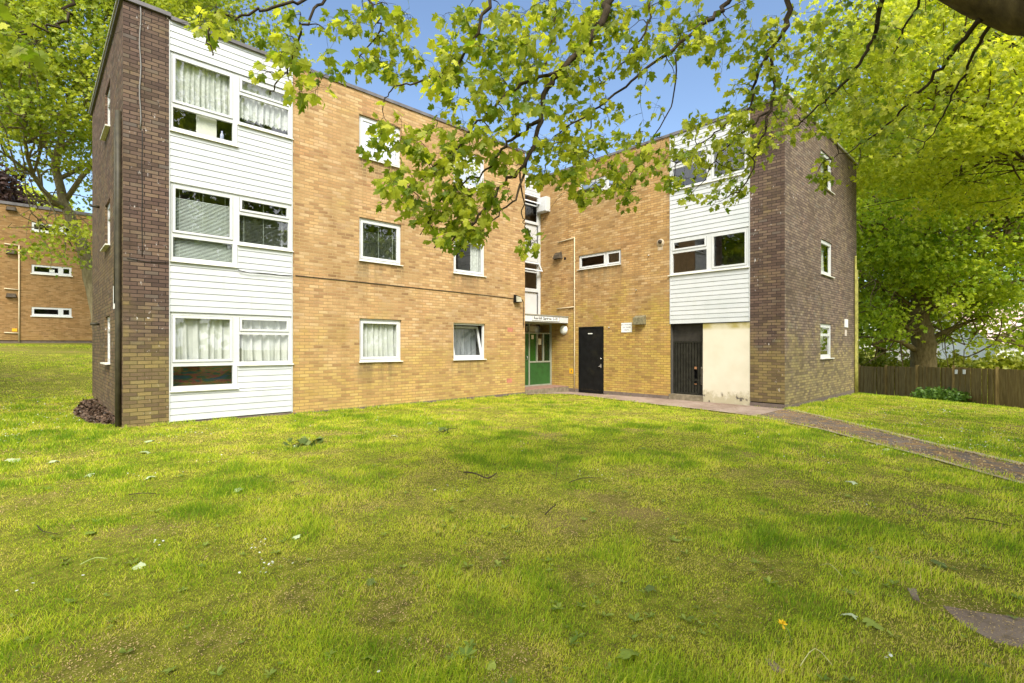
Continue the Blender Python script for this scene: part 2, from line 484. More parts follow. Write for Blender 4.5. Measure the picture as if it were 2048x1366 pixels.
mp_ = nn(t, 'ShaderNodeMapping', inp={'Scale': (1.3, 1.3, 5.5)}); L(t, p_, mp_.inputs[0])
c_ = ramp(t, noise(t, mp_.outputs[0], 2.2, 3, .6, .5), [(.25, (.012, .03, .09)), (.38, (.01, .05, .06)), (.46, (.015, .055, .02)), (.52, (.12, .06, .01)), (.58, (.14, .02, .03)), (.66, (.03, .08, .03)), (.8, (.01, .03, .10))])
princ(t, out, c_, .8); PATT = m

# foliage
def leafmat(name, lo, hi, transl=.45, rough=.45, tr_gain=(1.25, 1.25, .7), stops=None):
    m, t, out = M(name)
    a = nn(t, 'ShaderNodeAttribute', attribute_name='tint')
    c = ramp(t, a.outputs['Fac'], stops or [(0., lo), (.55, tuple((x + y) / 2 for x, y in zip(lo, hi))), (1., hi)])
    p = nn(t, 'ShaderNodeBsdfPrincipled', inp={'Roughness': rough, 'Specular IOR Level': .35})
    L(t, c, p.inputs['Base Color'])
    tr = nn(t, 'ShaderNodeBsdfTranslucent')
    L(t, mix(t, 1.0, c, tr_gain, 'MULTIPLY'), tr.inputs[0])
    mx = nn(t, 'ShaderNodeMixShader', inp={0: transl}); L(t, p.outputs[0], mx.inputs[1]); L(t, tr.outputs[0], mx.inputs[2]); L(t, mx.outputs[0], out.inputs[0])
    return m
MAPLE = leafmat('maple_leaf', (.16, .24, .013), (.68, .69, .075), .56)
SYC = leafmat('sycamore_leaf', (.13, .25, .012), (.60, .66, .05), .53)
LIME = leafmat('yellow_green_leaf', (.23, .31, .014), (.72, .72, .06), .55)
LEFTT = leafmat('left_tree_leaf', (.11, .195, .012), (.56, .58, .055), .5)
PURP = leafmat('purple_leaf', (.022, .012, .010), (.07, .035, .022), .3)
DKLF = leafmat('shrub_leaf', (.045, .11, .014), (.14, .24, .03), .35)
HEDGE = leafmat('hedge_leaf', (.12, .17, .010), (.42, .42, .05), .4)
GRASS = leafmat('grass_blade', (.19, .33, .012), (.78, .80, .085), .50, .55, stops=[(0., (.13, .25, .010)), (.35, (.33, .47, .025)), (.72, (.70, .73, .060)), (.92, (.80, .76, .14)), (1., (.74, .58, .24))])
CLOV = leafmat('weed_leaf', (.12, .19, .020), (.34, .40, .07), .35)
HUSK = leafmat('husk', (.20, .125, .045), (.66, .49, .21), .2, .8, (1, 1, 1))
MULCH = leafmat('dead_leaf', (.032, .020, .012), (.17, .105, .065), .1, .6, (1, 1, 1))
DAISY = leafmat('daisy_petal', (.62, .64, .56), (.82, .82, .76), .3, .6, (1, 1, 1))
PALELF = leafmat('fallen_leaf_underside', (.34, .42, .20), (.62, .68, .42), .25, .6, (1, 1, 1))
GRLF = leafmat('fallen_leaf_green', (.16, .24, .03), (.36, .40, .06), .3, .45)
DKGL = leafmat('fallen_leaf_dark', (.07, .11, .020), (.20, .25, .07), .3, .85)
def bark(name, a, b, c):
    m, t, out = M(name)
    p = pos(t)
    mp = nn(t, 'ShaderNodeMapping', inp={'Scale': (1, 1, .35)}); L(t, p, mp.inputs[0])
    n1 = noise(t, mp.outputs[0], 9, 6, .7)
    cc = ramp(t, n1, [(.3, a), (.55, b), (.75, c)])
    princ(t, out, cc, .9, bump(t, n1, .6, .02), .2)
    return m
BARK = bark('bark', (.045, .032, .016), (.10, .072, .034), (.17, .13, .06))
BARKL = bark('pale_bark', (.12, .095, .05), (.20, .165, .09), (.29, .25, .15))
BARKM = bark('mid_bark', (.085, .062, .026), (.17, .13, .058), (.26, .205, .10))
TWIG = bark('twig_bark', (.030, .022, .014), (.060, .044, .026), (.10, .075, .045))
WOOD = None
m, t, out = M('fence_wood')
p_ = pos(t)
mp_ = nn(t, 'ShaderNodeMapping', inp={'Scale': (3, 3, .35)}); L(t, p_, mp_.inputs[0])
a_ = nn(t, 'ShaderNodeAttribute', attribute_name='tint')
c_ = ramp(t, noise(t, mp_.outputs[0], 5, 6, .65), [(.28, (.11, .075, .026)), (.5, (.20, .140, .050)), (.75, (.29, .22, .085))])
princ(t, out, c_, .85, bump(t, noise(t, mp_.outputs[0], 30, 3), .3, .005), .2); WOOD = m

# ground surfaces
m, t, out = M('lawn_soil')
p_ = pos(t)
n1_ = noise(t, p_, .55, 6, .65); n2_ = noise(t, p_, 9, 6, .7); n3_ = noise(t, p_, 75, 5, .8)
c_ = ramp(t, n2_, [(.25, (.075, .062, .020)), (.5, (.18, .185, .020)), (.75, (.32, .30, .05))])
c_ = mix(t, mapr(t, n1_, .52, .70, 0, .6), c_, (.30, .205, .085))
c_ = mix(t, .8, c_, ramp(t, n3_, [(.3, (.5, .5, .5)), (.7, (1.3, 1.3, 1.3))]), 'MULTIPLY')
princ(t, out, c_, .95, bump(t, n3_, .6, .03), .1); LAWN = m
def paving(name, cols, spk, litter):
    m, t, out = M(name)
    p = pos(t)
    n1 = noise(t, p, 1.1, 6, .65); n2 = noise(t, p, 95, 3, .6); n3 = noise(t, p, 6, 6, .7)
    c = ramp(t, n1, [(.3, cols[0]), (.5, cols[1]), (.72, cols[2])])
    c = mix(t, .7, c, ramp(t, n2, [(.3, (1 - spk,) * 3), (.7, (1 + spk,) * 3)]), 'MULTIPLY')
    c = mix(t, mapr(t, n3, litter[1], litter[1] + .16, 0, litter[2]), c, litter[0])
    princ(t, out, c, .9, bump(t, n2, .5, .01), .2)
    return m
FORE = paving('forecourt_tarmac', [(.20, .14, .10), (.30, .225, .175), (.37, .29, .23)], .25, ((.13, .09, .03), .52, .7))
PATH = paving('path_tarmac', [(.080, .066, .056), (.125, .104, .090), (.185, .155, .134)], .7, ((.26, .155, .055), .44, .8))
KERB = paving('kerb_stone', [(.24, .185, .11), (.32, .26, .16), (.40, .34, .22)], .2, ((.20, .20, .03), .5, .7))
SLAB = paving('old_slab', [(.16, .115, .085), (.22, .165, .125), (.28, .21, .16)], .2, ((.10, .075, .04), .5, .7))

# ------------------------------------------------------------------ ground sheet, sky is the world
k_ = np.linspace(-1, 1, 241)
gx = 7 + 14.0 * np.sinh(k_ * 4.6) / np.sinh(1.0) * .55
gy = 8 + 14.0 * np.sinh(k_ * 4.6) / np.sinh(1.0) * .55
X_, Y_ = np.meshgrid(gx, gy, indexing='ij')
Z_ = gz(X_, Y_)
V_ = np.stack([X_, Y_, Z_], -1).reshape(-1, 3)
n_ = len(gx)
I_ = np.arange(n_ * n_).reshape(n_, n_)
F_ = np.stack([I_[:-1, :-1], I_[1:, :-1], I_[1:, 1:], I_[:-1, 1:]], -1).reshape(-1, 4)
tag(bulk('lawn', V_, F_, LAWN, smooth=True), kind='structure')

def ribbon(name, left, right, mat, lift, sub=6, across=6):
    l = [Vector((*p, 0)) for p in left]; r = [Vector((*p, 0)) for p in right]
    def dens(a):
        o = []
        for i in range(len(a) - 1):
            for j in range(sub):
                o.append(a[i].lerp(a[i + 1], j / sub))
        o.append(a[-1]); return o
    l = dens(l); r = dens(r)
    V = np.array([[(*l[i].lerp(r[i], j / across).xy,) for j in range(across + 1)] for i in range(len(l))])
    z = gz(V[..., 0], V[..., 1]) + lift
    V = np.concatenate([V, z[..., None]], -1)
    a, b = V.shape[:2]
    I = np.arange(a * b).reshape(a, b)
    F = np.stack([I[:-1, :-1], I[:-1, 1:], I[1:, 1:], I[1:, :-1]], -1).reshape(-1, 4)
    return tag(bulk(name, V.reshape(-1, 3), F, mat, smooth=True), kind='structure')
XB, YF, YR = 14.17, 11.816, 13.23
FL = [(11.9, 11.75), (12.9, 11.55), (13.35, 11.1), (12.95, 9.4), (12.5, 7.43), (12.31, 5.66), (12.12, 4.5)]
FR = [(11.93, 11.80), (13.0, 11.80), (XB, 11.80), (XB, 9.6), (XB, 7.6), (XB, 5.8), (XB - .05, 4.5)]
PL = [(12.12, 4.5), (11.26, 2.87), (9.8, 1.17), (8.68, .1), (6.5, -2), (3.5, -5.2)]
PR = [(XB - .05, 4.5), (12.55, 2.72), (11.17, 1.33), (10.06, .12), (7.9, -2.2), (4.9, -5.4)]
ribbon('forecourt', FL, FR, FORE, .018)
ribbon('path', PL, PR, PATH, .014)
def offs(a, d):
    o = []
    for i, p in enumerate(a):
        q = Vector(a[min(i + 1, len(a) - 1)]) - Vector(a[max(i - 1, 0)])
        nrm = Vector((-q.y, q.x)).normalized()
        o.append((p[0] + nrm.x * d, p[1] + nrm.y * d))
    return o
ribbon('path_edging_stone', offs(PL, -.10), PL, KERB, .022, across=2)
ribbon('path_edging_stone', PR, offs(PR, .16), KERB, .022, across=2)
ribbon('forecourt_edging_stone', offs(FL[3:], -.09), FL[3:], KERB, .024, across=2)
PAVE = [offs(PL, -.08)[::-1] + offs(FL, -.05)[::-1] + FR + offs(PR, .12)]
HARD = [(11.9, 11.7)] + FL[1:] + PL[1:] + PR[::-1] + FR[::-1]
HARD = offs(FL, -.02) + offs(PL, -.06)[1:] + offs(PR, .06)[::-1] + FR[::-1]

# ------------------------------------------------------------------ the apartment block (one thing)
PA = lambda u, z, d=0.: (u, YF + d, z)             # long front, u to the right
PB = lambda u, z, d=0.: (XB + d, -u, z)            # side wing front, u = -y
YE = 4.525
PE = lambda u, z, d=0.: (u, YE + d, z)             # right-hand end wall
XL = 1.242
PLW = lambda u, z, d=0.: (XL + d, -u, z)           # left-hand end wall
PS = lambda u, z, d=0.: (u, YR + d, z)             # stairwell, at the back of the recess
ST = 2.581
TOP = 7.99
BASE = -1.0
block = thing('apartment_block', 'three-storey L-shaped block of yellow and brown brick with white boarded bays', 'apartment block', (6.0, 14.0, 0))
def part(mb, name, mat, parent=block):
    o = mb.build(name, mat)
    return under(o, block) if parent is block else link_sub(o, parent)
def link_sub(o, parent):
    o.parent = parent
    return o
def wall(mb, P, u0, u1, z0, z1, holes, reveal=.11, d=0.):
    us = sorted({u0, u1, *[h[0] for h in holes], *[h[1] for h in holes]}); zs = sorted({z0, z1, *[h[2] for h in holes], *[h[3] for h in holes]})
    for i in range(len(us) - 1):
        for j in range(len(zs) - 1):
            a, b, c, e = us[i], us[i + 1], zs[j], zs[j + 1]
            if any(h[0] - 1e-6 <= a and b <= h[1] + 1e-6 and h[2] - 1e-6 <= c and e <= h[3] + 1e-6 for h in holes):
                continue
            mb.face([P(a, c, d), P(b, c, d), P(b, e, d), P(a, e, d)], [(a, c), (b, c), (b, e), (a, e)])
    for (a, b, c, e) in holes:
        r = d + reveal
        mb.face([P(a, c, d), P(a, e, d), P(a, e, r), P(a, c, r)][::-1], [(a, c), (a, e), (a + reveal, e), (a + reveal, c)][::-1])
        mb.face([P(b, c, d), P(b, c, r), P(b, e, r), P(b, e, d)][::-1], [(b, c), (b + reveal, c), (b + reveal, e), (b, e)][::-1])
        mb.face([P(a, e, d), P(b, e, d), P(b, e, r), P(a, e, r)][::-1], [(a, e), (b, e), (b, e + reveal), (a, e + reveal)][::-1])
        mb.face([P(a, c, d), P(a, c, r), P(b, c, r), P(b, c, d)][::-1], [(a, c), (a, c - reveal), (b, c - reveal), (b, c)][::-1])

# --- wall openings
AW1 = [(5.99, 7.21, 1.145 + ST * k, 2.25 + ST * k) for k in range(3)]
AW1 = [(5.99, 7.20, 1.145, 2.25), (5.985, 7.20, 3.71, 4.815), (5.98, 7.185, 6.325, 7.415)]
AW2 = [(8.945, 10.17, 1.14, 2.235), (8.945, 10.165, 3.69, 4.775), (8.945, 10.16, 6.29, 7.39)]
BN = [(-11.345, -9.55, 4.272, 4.78), (-11.345, -9.54, 6.885, 7.392)]
BDOOR = (-11.34, -10.25, -.06, 2.23)
EW = [(17.30, 18.50, 1.165, 2.235), (17.36, 18.55, 3.745, 4.83), (17.33, 18.55, 6.44, 7.55)]
LW = [(-14.95, -13.95, 1.165, 2.22), (-14.95, -13.95, 3.76, 4.80), (-14.95, -13.95, 6.34, 7.40)]

w = MB()
wall(w, PA, 4.348, 11.92, BASE, TOP, AW1 + AW2)
w.face([(11.92, YF, BASE), (11.92, YR, BASE), (11.92, YR, TOP), (11.92, YF, TOP)], [(0, BASE), (YR - YF, BASE), (YR - YF, TOP), (0, TOP)])
wall(w, PS, 11.92, XB, BASE, .05, [])
part(w, 'yellow_brick_front_wall', YB)
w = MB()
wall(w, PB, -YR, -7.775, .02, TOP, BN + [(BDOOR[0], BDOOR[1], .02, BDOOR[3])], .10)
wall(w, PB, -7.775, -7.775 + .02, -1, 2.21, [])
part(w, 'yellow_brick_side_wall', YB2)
w = MB()
wall(w, PA, XL, 1.963, BASE, 8.03, [])
part(w, 'brown_brick_pier', BB)
w = MB()
wall(w, PLW, -18.35, -YF, BASE, 8.03, LW, .09)
part(w, 'mossy_brown_brick_end_wall', BBL)
w = MB()
wall(w, PB, -5.40, -YE, .05, 8.03, [])
part(w, 'brown_brick_pier', BB)
w = MB()
wall(w, PE, XB, 21.72, -.02, 8.14, EW, .09)
part(w, 'brown_brick_end_wall', BBE)
w = MB()
w.pbox(PE, XB + .25, 21.72, -1.0, -.02, -.012, .3)
w.pbox(PB, -5.40, -YE + .012, -1.0, .02, -.012, .25)
w.pbox(PB, -BDOOR[1] if False else BDOOR[1], -7.79, -1.0, .02, -.010, .25)
w.pbox(PB, -YR, BDOOR[0], -1.0, .02, -.010, .25)
w.pbox(PA, 4.36, 11.92, -1.0, .012, -.008, .2)
part(w, 'plinth', PLN)

# hidden sides and roof keep the daylight out of the rooms
w = MB()
w.face([(XL, 18.35, BASE), (XL, 18.35, 8.03), (21.72, 18.35, 8.03), (21.72, 18.35, BASE)], [(0, 0), (0, 9), (20, 9), (20, 0)])
w.face([(21.72, 18.35, BASE), (21.72, 18.35, 8.1), (21.72, YE, 8.1), (21.72, YE, BASE)], [(0, 0), (0, 9), (14, 9), (14, 0)])
part(w, 'rear_wall', BB)
w = MB()
w.box((XL + .01, YF + .02, 7.97), (11.91, 18.34, 8.02)); w.box((11.91, YR + .02, 7.97), (XB, 18.34, 8.02)); w.box((XB + .02, YE + .02, 7.97), (21.71, 18.34, 8.02))
part(w, 'flat_roof', ROOFM)
w = MB()
for z in (2.38, 2.38 + ST):
    w.box((XL + .12, YF + .2, z), (11.85, 18.3, z + .14)); w.box((XB + .2, YE + .15, z + .012), (21.6, 18.3, z + .15))
part(w, 'floor_slab', DARKM)
w = MB()
w.box((XL + .15, 15.2, BASE), (11.85, 15.25, 7.9)); w.box((5.2, YF + .3, BASE), (5.25, 15.15, 7.9)); w.box((8.2, YF + .3, BASE), (8.25, 15.15, 7.9))
w.box((17.0, YE + .2, BASE), (17.05, 15, 7.9)); w.box((XB + .2, 8.6, BASE), (16.9, 8.65, 7.9)); w.box((11.95, 15.4, BASE), (XB + 3, 15.45, 7.9)); w.box((XB + .2, 13.35, BASE), (16.9, 13.4, 7.9))
part(w, 'inner_wall', INW)

# --- roof edge
w = MB()
w.pbox(PA, XL - .05, 1.99, 8.03, 8.105, -.05, .2)
w.pbox(PLW, -18.4, -YF - .2, 8.03, 8.105, -.05, .15)
w.pbox(PA, 1.99, 4.35, 7.985, 8.055, -.045, .2)
w.pbox(PA, 4.35, 11.94, 7.99, 8.07, -.03, .2)
w.pbox(PS, 11.95, XB - .05, 7.99, 8.07, -.03, .2)
w.pbox(PB, -YR + .1, -7.76, 7.99, 8.065, -.03, .2)
w.pbox(PB, -7.76, -5.38, 7.975, 8.06, -.05, .2)
w.pbox(PB, -5.38, -YE - .16, 8.03, 8.105, -.05, .2)
part(w, 'roof_edge', FASC)
w = MB()
w.pbox(PE, XB - .05, 21.78, 8.14, 8.20, -.05, .15)
part(w, 'pale_roof_edge_trim', TRIMP)
w = MB(); w.pbox(PLW, -18.42, -YF - .05, 8.105, 8.135, -.075, .1)
part(w, 'pale_roof_edge_trim', TRIMP)

# --- windows
def frame(mb, P, u0, u1, z0, z1, t, d0, d1, tb=None):
    tb = tb or t
    mb.pbox(P, u0, u0 + t, z0, z1, d0, d1); mb.pbox(P, u1 - t, u1, z0, z1, d0, d1)
    mb.pbox(P, u0 + t, u1 - t, z0, z0 + tb, d0, d1); mb.pbox(P, u0 + t, u1 - t, z1 - t, z1, d0, d1)
def pane(P, u0, u1, z0, z1, d, parent, mat=None, name='pane'):
    b = MB(); b.face([P(u0, z0, d), P(u1, z0, d), P(u1, z1, d), P(u0, z1, d)])
    return part(b, name, mat or GLASS, parent)
def curtain(P, u0, u1, z0, z1, d, parent, mat, folds=7, amp=.03, scallop=0., bunch=0., seed=1, name='curtain', rows=10):
    r = random.Random(seed); nU = 90
    ph = [r.uniform(0, 6.28) for _ in range(4)]; b = MB(); vs = []; fs = []
    for j in range(rows + 1):
        for i in range(nU + 1):
            f = i / nU; g = j / rows
            zb = z0 + scallop * abs(math.sin(f * folds * 2.6 * math.pi)) + bunch * (math.exp(-((f - .30) / .22) ** 2))
            z = z1 + (zb - z1) * g
            w_ = f * folds * 6.283 + .8 * math.sin(f * 9 + ph[0]) + .5 * math.sin(g * 2 + f * 5 + ph[3]) * (1 + 4 * bunch)
            dd = d + amp * (.35 + .65 * g) * (math.sin(w_) + .5 * math.sin(w_ * 1.7 + ph[1])) + amp
            vs.append(P(u0 + (u1 - u0) * f, z, dd))
    for j in range(rows):
        for i in range(nU):
            a = j * (nU + 1) + i; fs.append((a, a + nU + 1, a + nU + 2, a + 1))
    b.idx(vs, fs)
    return part(b, name, mat, parent)
def blind(P, u0, u1, z0, z1, d, parent, gap=.028, tilt=.35, z_top=None):
    b = MB(); z = z0 + .01
    while z < (z_top or z1):
        b.pbox(lambda u, zz, dd: P(u, zz + dd * tilt * 2.2, d + dd), u0, u1, z, z + .0015, 0, .022); z += gap
    b.pbox(P, u0, u1, z0 - .006, z0 + .008, d, d + .025)
    for f in (.12, .5, .88):
        uu = u0 + (u1 - u0) * f; b.pbox(P, uu - .002, uu + .002, z0, z1, d - .004, d - .002)
    return part(b, 'venetian_blind', BLIND, parent)
def sash(P, u0, u1, z0, z1, d, parent, t=.055, name='sash', gm=None):
    b = MB(); frame(b, P, u0, u1, z0, z1, t, d - .018, d + .03)
    o = part(b, name, UPVC, parent)
    pane(P, u0 + t, u1 - t, z0 + t, z1 - t, d + .01, parent, gm)
    g = MB(); frame(g, P, u0 - .006, u1 + .006, z0 - .006, z1 + .006, .006, d - .002, d + .02)
    part(g, 'gasket', GAPM, parent)
    return o

# boarded bay of the long front: an L-shaped window on each floor
def boards(mb, gaps, P, u0, u1, ztop, zbot, d, pitch=.131, notch=None):
    """horizontal boards with a shadow gap at each lap; notch = (u, z) cuts the upper-left part of the run away"""
    z = zbot
    while z < ztop - .01:
        z2 = min(z + pitch, ztop)
        a = u0
        if notch and z >= notch[1] - .02: a = notch[0]
        if notch and z < notch[1] < z2 - .02: z2 = notch[1]
        mb.hexa([P(a, z + .007, d - .006), P(u1, z + .007, d - .006), P(u1, z2, d + .004), P(a, z2, d + .004), P(a, z + .007, d + .03), P(u1, z + .007, d + .03), P(u1, z2, d + .03), P(a, z2, d + .03)])
        z = z2
DC = .012
bb = MB(); bg = MB()
u0, u1 = 1.975, 4.318
um = 3.20
for (zt, zb, nz) in ((7.985, 7.386, None), (.632 + 2 * ST, 4.793, None), (.632 + ST, 2.224, None), (.632, .046, None)):
    boards(bb, bg, PA, u0, u1, zt, zb, DC)
for k in range(3):
    boards(bb, bg, PA, um, u1, 1.122 + ST * k, .633 + ST * k, DC)
part(bb, 'white_boarding', CLAD)
bg.pbox(PA, 1.963, 4.347, BASE, TOP, .062, .12)
hole_back = bg
# backing board behind the boarding, open where the windows stand
bg = MB()
holes = []
for k in range(3):
    z = ST * k
    holes += [(1.99, um - .02, .66 + z, 2.224 + z), (um - .02, 4.31, 1.145 + z, 2.224 + z)]
wall(bg, PA, 1.963, 4.348, .03, TOP, holes, .09, d=.045)
part(bg, 'boarding_backing', GAPM)
w = MB()
for (zt, zb) in ((7.985, .03),):
    w.pbox(PA, 4.320, 4.340, zb, zt, -.004, .05); w.pbox(PA, 1.9645, 1.976, zb, zt, -.002, .05)
part(w, 'corner_trim', CLAD)
w = MB(); w.pbox(PA, 1.963, 4.348, BASE, .03, .02, .2); part(w, 'bay_footing', PLN)

def bay_window(k):
    z = ST * k
    mb = MB(); D0, D1 = .035, .10
    # outer frame of the L shape
    T = .058
    mb.pbox(PA, 1.977, 1.977 + T, .66 + z, 2.222 + z, D0, D1)
    mb.pbox(PA, 4.318 - T, 4.318, 1.15 + z, 2.222 + z, D0, D1)
    mb.pbox(PA, 1.977 + T, 4.318 - T, 2.165 + z, 2.222 + z, D0, D1)
    mb.pbox(PA, 3.105, 3.235, 1.15 + z, 2.165 + z, D0, D1)
    mb.pbox(PA, 3.105, 3.195, .66 + z, 1.15 + z, D0, D1)
    mb.pbox(PA, 1.977 + T, 3.105, .66 + z, .745 + z, D0, D1)
    mb.pbox(PA, 3.235, 4.318 - T, 1.15 + z, 1.215 + z, D0, D1)
    mb.pbox(PA, 1.977 + T, 3.105, 1.14 + z, 1.225 + z, D0, D1)
    mb.pbox(PA, 3.235, 4.318 - T, 1.80 + z, 1.872 + z, D0, D1)
    root = part(mb, 'bay_window', UPVC)
    sash(PA, 2.022, 3.10, 1.228 + z, 2.16 + z, .035, root, .05)
    sash(PA, 3.238, 4.262, 1.874 + z, 2.16 + z, .035, root, .045)
    pane(PA, 2.035, 3.105, .745 + z, 1.14 + z, .06, root); pane(PA, 3.235, 4.262, 1.215 + z, 1.80 + z, .06, root)
    s = MB(); s.hexa([PA(1.972, .636 + z, -.035), PA(3.205, .636 + z, -.035), PA(3.205, .65 + z, -.035), PA(1.972, .65 + z, -.035), PA(1.972, .644 + z, .06), PA(3.205, .644 + z, .06), PA(3.205, .664 + z, .06), PA(1.972, .664 + z, .06)])
    part(s, 'sill', SILL, root)
    s = MB(); s.hexa([PA(3.19, 1.124 + z, -.035), PA(4.358, 1.124 + z, -.035), PA(4.358, 1.138 + z, -.035), PA(3.19, 1.138 + z, -.035), PA(3.19, 1.132 + z, .06), PA(4.358, 1.132 + z, .06), PA(4.358, 1.152 + z, .06), PA(3.19, 1.152 + z, .06)])
    part(s, 'sill', SILL, root)
    return root
bw = [bay_window(k) for k in range(3)]
curtain(PA, 2.03, 3.11, 1.19, 2.2, .112, bw[0], NET, 7, .04, seed=2)
curtain(PA, 3.2, 4.28, 1.19, 2.2, .112, bw[0], NET, 6, .045, bunch=.035, seed=5)
w = MB(); w.pbox(PA, 2.0, 3.15, .70, 1.18, .30, .33); part(w, 'patterned_cloth', PATT, bw[0])
blind(PA, 2.03, 3.11, .745 + ST, 2.18 + ST, .12, bw[1], z_top=1.95 + ST)
blind(PA, 3.22, 4.27, 1.22 + ST, 2.18 + ST, .12, bw[1], gap=.030, tilt=.1, z_top=1.86 + ST)
curtain(PA, 2.03, 3.11, 1.245 + 2 * ST, 2.2 + 2 * ST, .112, bw[2], LACE, 11, .035, .035, seed=3)
curtain(PA, 3.22, 4.27, 1.31 + 2 * ST, 2.2 + 2 * ST, .112, bw[2], LACE, 8, .035, .05, seed=4)
w = MB(); w.pbox(PA, 2.46, 2.83, .70 + 2 * ST, 1.2 + 2 * ST, .16, .18); part(w, 'pale_board', BOARDP, bw[2])
w = MB(); w.tube([PA(2.93, .75 + 2 * ST, .15), PA(2.93, .87 + 2 * ST, .15), PA(2.93, .92 + 2 * ST, .15), PA(2.93, .95 + 2 * ST, .15)], [.035, .035, .014, .018], 10); part(w, 'bottle', plain('bottle_plastic', (.45, .48, .66), .3), bw[2])

def simple_window(P, h, name='window', style='tilt', sill_out=.05, d=.055, gm=None, sillpad=.03):
    u0, u1, z0, z1 = h
    mb = MB(); frame(mb, P, u0 + .002, u1 - .002, z0 + .012, z1 - .004, .05, d, d + .06, .055)
    root = part(mb, name, UPVC)
    if style == 'tilt':
        sash(P, u0 + .055, u1 - .055, z0 + .07, z1 - .06, d + .004, root, .06, gm=gm)
    s = MB(); s.hexa([P(u0 - sillpad, z0 - .012, -sill_out), P(u1 + sillpad, z0 - .012, -sill_out), P(u1 + sillpad, z0 + .004, -sill_out), P(u0 - sillpad, z0 + .004, -sill_out),
                      P(u0 + .003, z0 + .0, d + .02), P(u1 - .003, z0 + .0, d + .02), P(u1 - .003, z0 + .016, d + .02), P(u0 + .003, z0 + .016, d + .02)])
    part(s, 'sill', SILL, root)
    return root
wa = [simple_window(PA, h, gm=(GLASS2 if k == 2 else None)) for k, h in enumerate(AW1)]
wb = [simple_window(PA, AW2[0], style='open')] + [simple_window(PA, AW2[1]), simple_window(PA, AW2[2], gm=GLASS2)]
curtain(PA, 6.0, 7.19, 1.20 + .06, 2.2, .125, wa[0], NET, 8, .035, .012, seed=8)
blind(PA, 6.05, 7.14, 1.20 + ST, 2.2 + ST, .15, wa[1], .032, .1, z_top=1.92 + ST)
# the tilted sash: hinged at the bottom, leaning into the room
u0, u1, z0, z1 = AW2[0]
ti = .23
PT = lambda u, z, d=0.: (u, YF + d + .075 + (z - z0 - .07) * ti, z - (z - z0 - .07) * .026)
b = MB(); frame(b, PT, u0 + .055, u1 - .055, z0 + .07, z1 - .06, .06, -.018, .03); part(b, 'tilted_sash', UPVC, wb[0])
pane(PT, u0 + .115, u1 - .115, z0 + .13, z1 - .12, .01, wb[0])
curtain(PA, 8.97, 10.15, 1.16, 2.22, .42, wb[0], cloth('grey_net', (.34, .36, .38), .2), 6, .02, seed=11)
curtain(PA, 9.72, 10.13, 3.72, 4.75, .16, wb[1], LACE, 5, .02, .01, seed=12)

# long narrow windows of the side wing
def narrow_window(P, h, d=.05, gm=None):
    u0, u1, z0, z1 = h
    um_ = u0 + (u1 - u0) * .655
    mb = MB(); frame(mb, P, u0 + .002, u1 - .002, z0 + .012, z1 - .003, .045, d, d + .06)
    mb.pbox(P, um_ - .045, um_ + .03, z0 + .057, z1 - .048, d, d + .06)
    root = part(mb, 'narrow_window', UPVC)
    sash(P, u0 + .05, um_ - .048, z0 + .06, z1 - .05, d, root, .045, gm=gm)
    sash(P, um_ + .033, u1 - .05, z0 + .06, z1 - .05, d, root, .045, gm=gm)
    s = MB(); s.hexa([P(u0 - .05, z0 - .014, -.05), P(u1 + .02, z0 - .014, -.05), P(u1 + .02, z0 + .002, -.05), P(u0 - .05, z0 + .002, -.05),
                      P(u0 + .003, z0 + .0, d + .02), P(u1 - .003, z0 + .0, d + .02), P(u1 - .003, z0 + .016, d + .02), P(u0 + .003, z0 + .016, d + .02)])
    part(s, 'sill', SILL, root)
narrow_window(PB, BN[0]); narrow_window(PB, BN[1], gm=GLASS2)

# end wall windows
for i, h in enumerate(EW):
    u0, u1, z0, z1 = h
    mb = MB(); frame(mb, PE, u0 + .002, u1 - .002, z0 + .01, z1 - .003, .11, .03, .09)
    root = part(mb, 'end_window', UPVC)
    if i == 0:
        w = MB(); w.pbox(PE, u0 + .112, u1 - .112, z0 + .69, z0 + .77, .03, .09); part(w, 'transom', UPVC, root)
        curtain(PE, u0 + .12, u1 - .12, z0 + .45, z1 - .1, .2, root, NET, 5, .02, seed=21)
    else:
        curtain(PE, u0 + .12, u1 - .12, z0 + .12, z1 - .1, .2, root, NET, 5, .02, seed=20 + i)
    pane(PE, u0 + .11, u1 - .11, z0 + .12, z1 - .11, .06, root)
    s = MB(); s.pbox(PE, u0 - .04, u1 + .16, z0 - .015, z0 + .006, -.05, .1); part(s, 'sill', SILL, root)
for h in LW:
    u0, u1, z0, z1 = h
    mb = MB(); frame(mb, PLW, u0 + .002, u1 - .002, z0 + .01, z1 - .003, .09, .045, .088)
    mb.pbox(PLW, u0 + .09, u1 - .09, z1 - .34, z1 - .27, .045, .088)
    root = part(mb, 'end_window', UPVC); pane(PLW, u0 + .09, u1 - .09, z0 + .1, z1 - .09, .07, root)
    s = MB(); s.pbox(PLW, u0 - .04, u1 + .04, z0 - .02, z0 + .006, -.09, .08); part(s, 'sill', SILL, root)

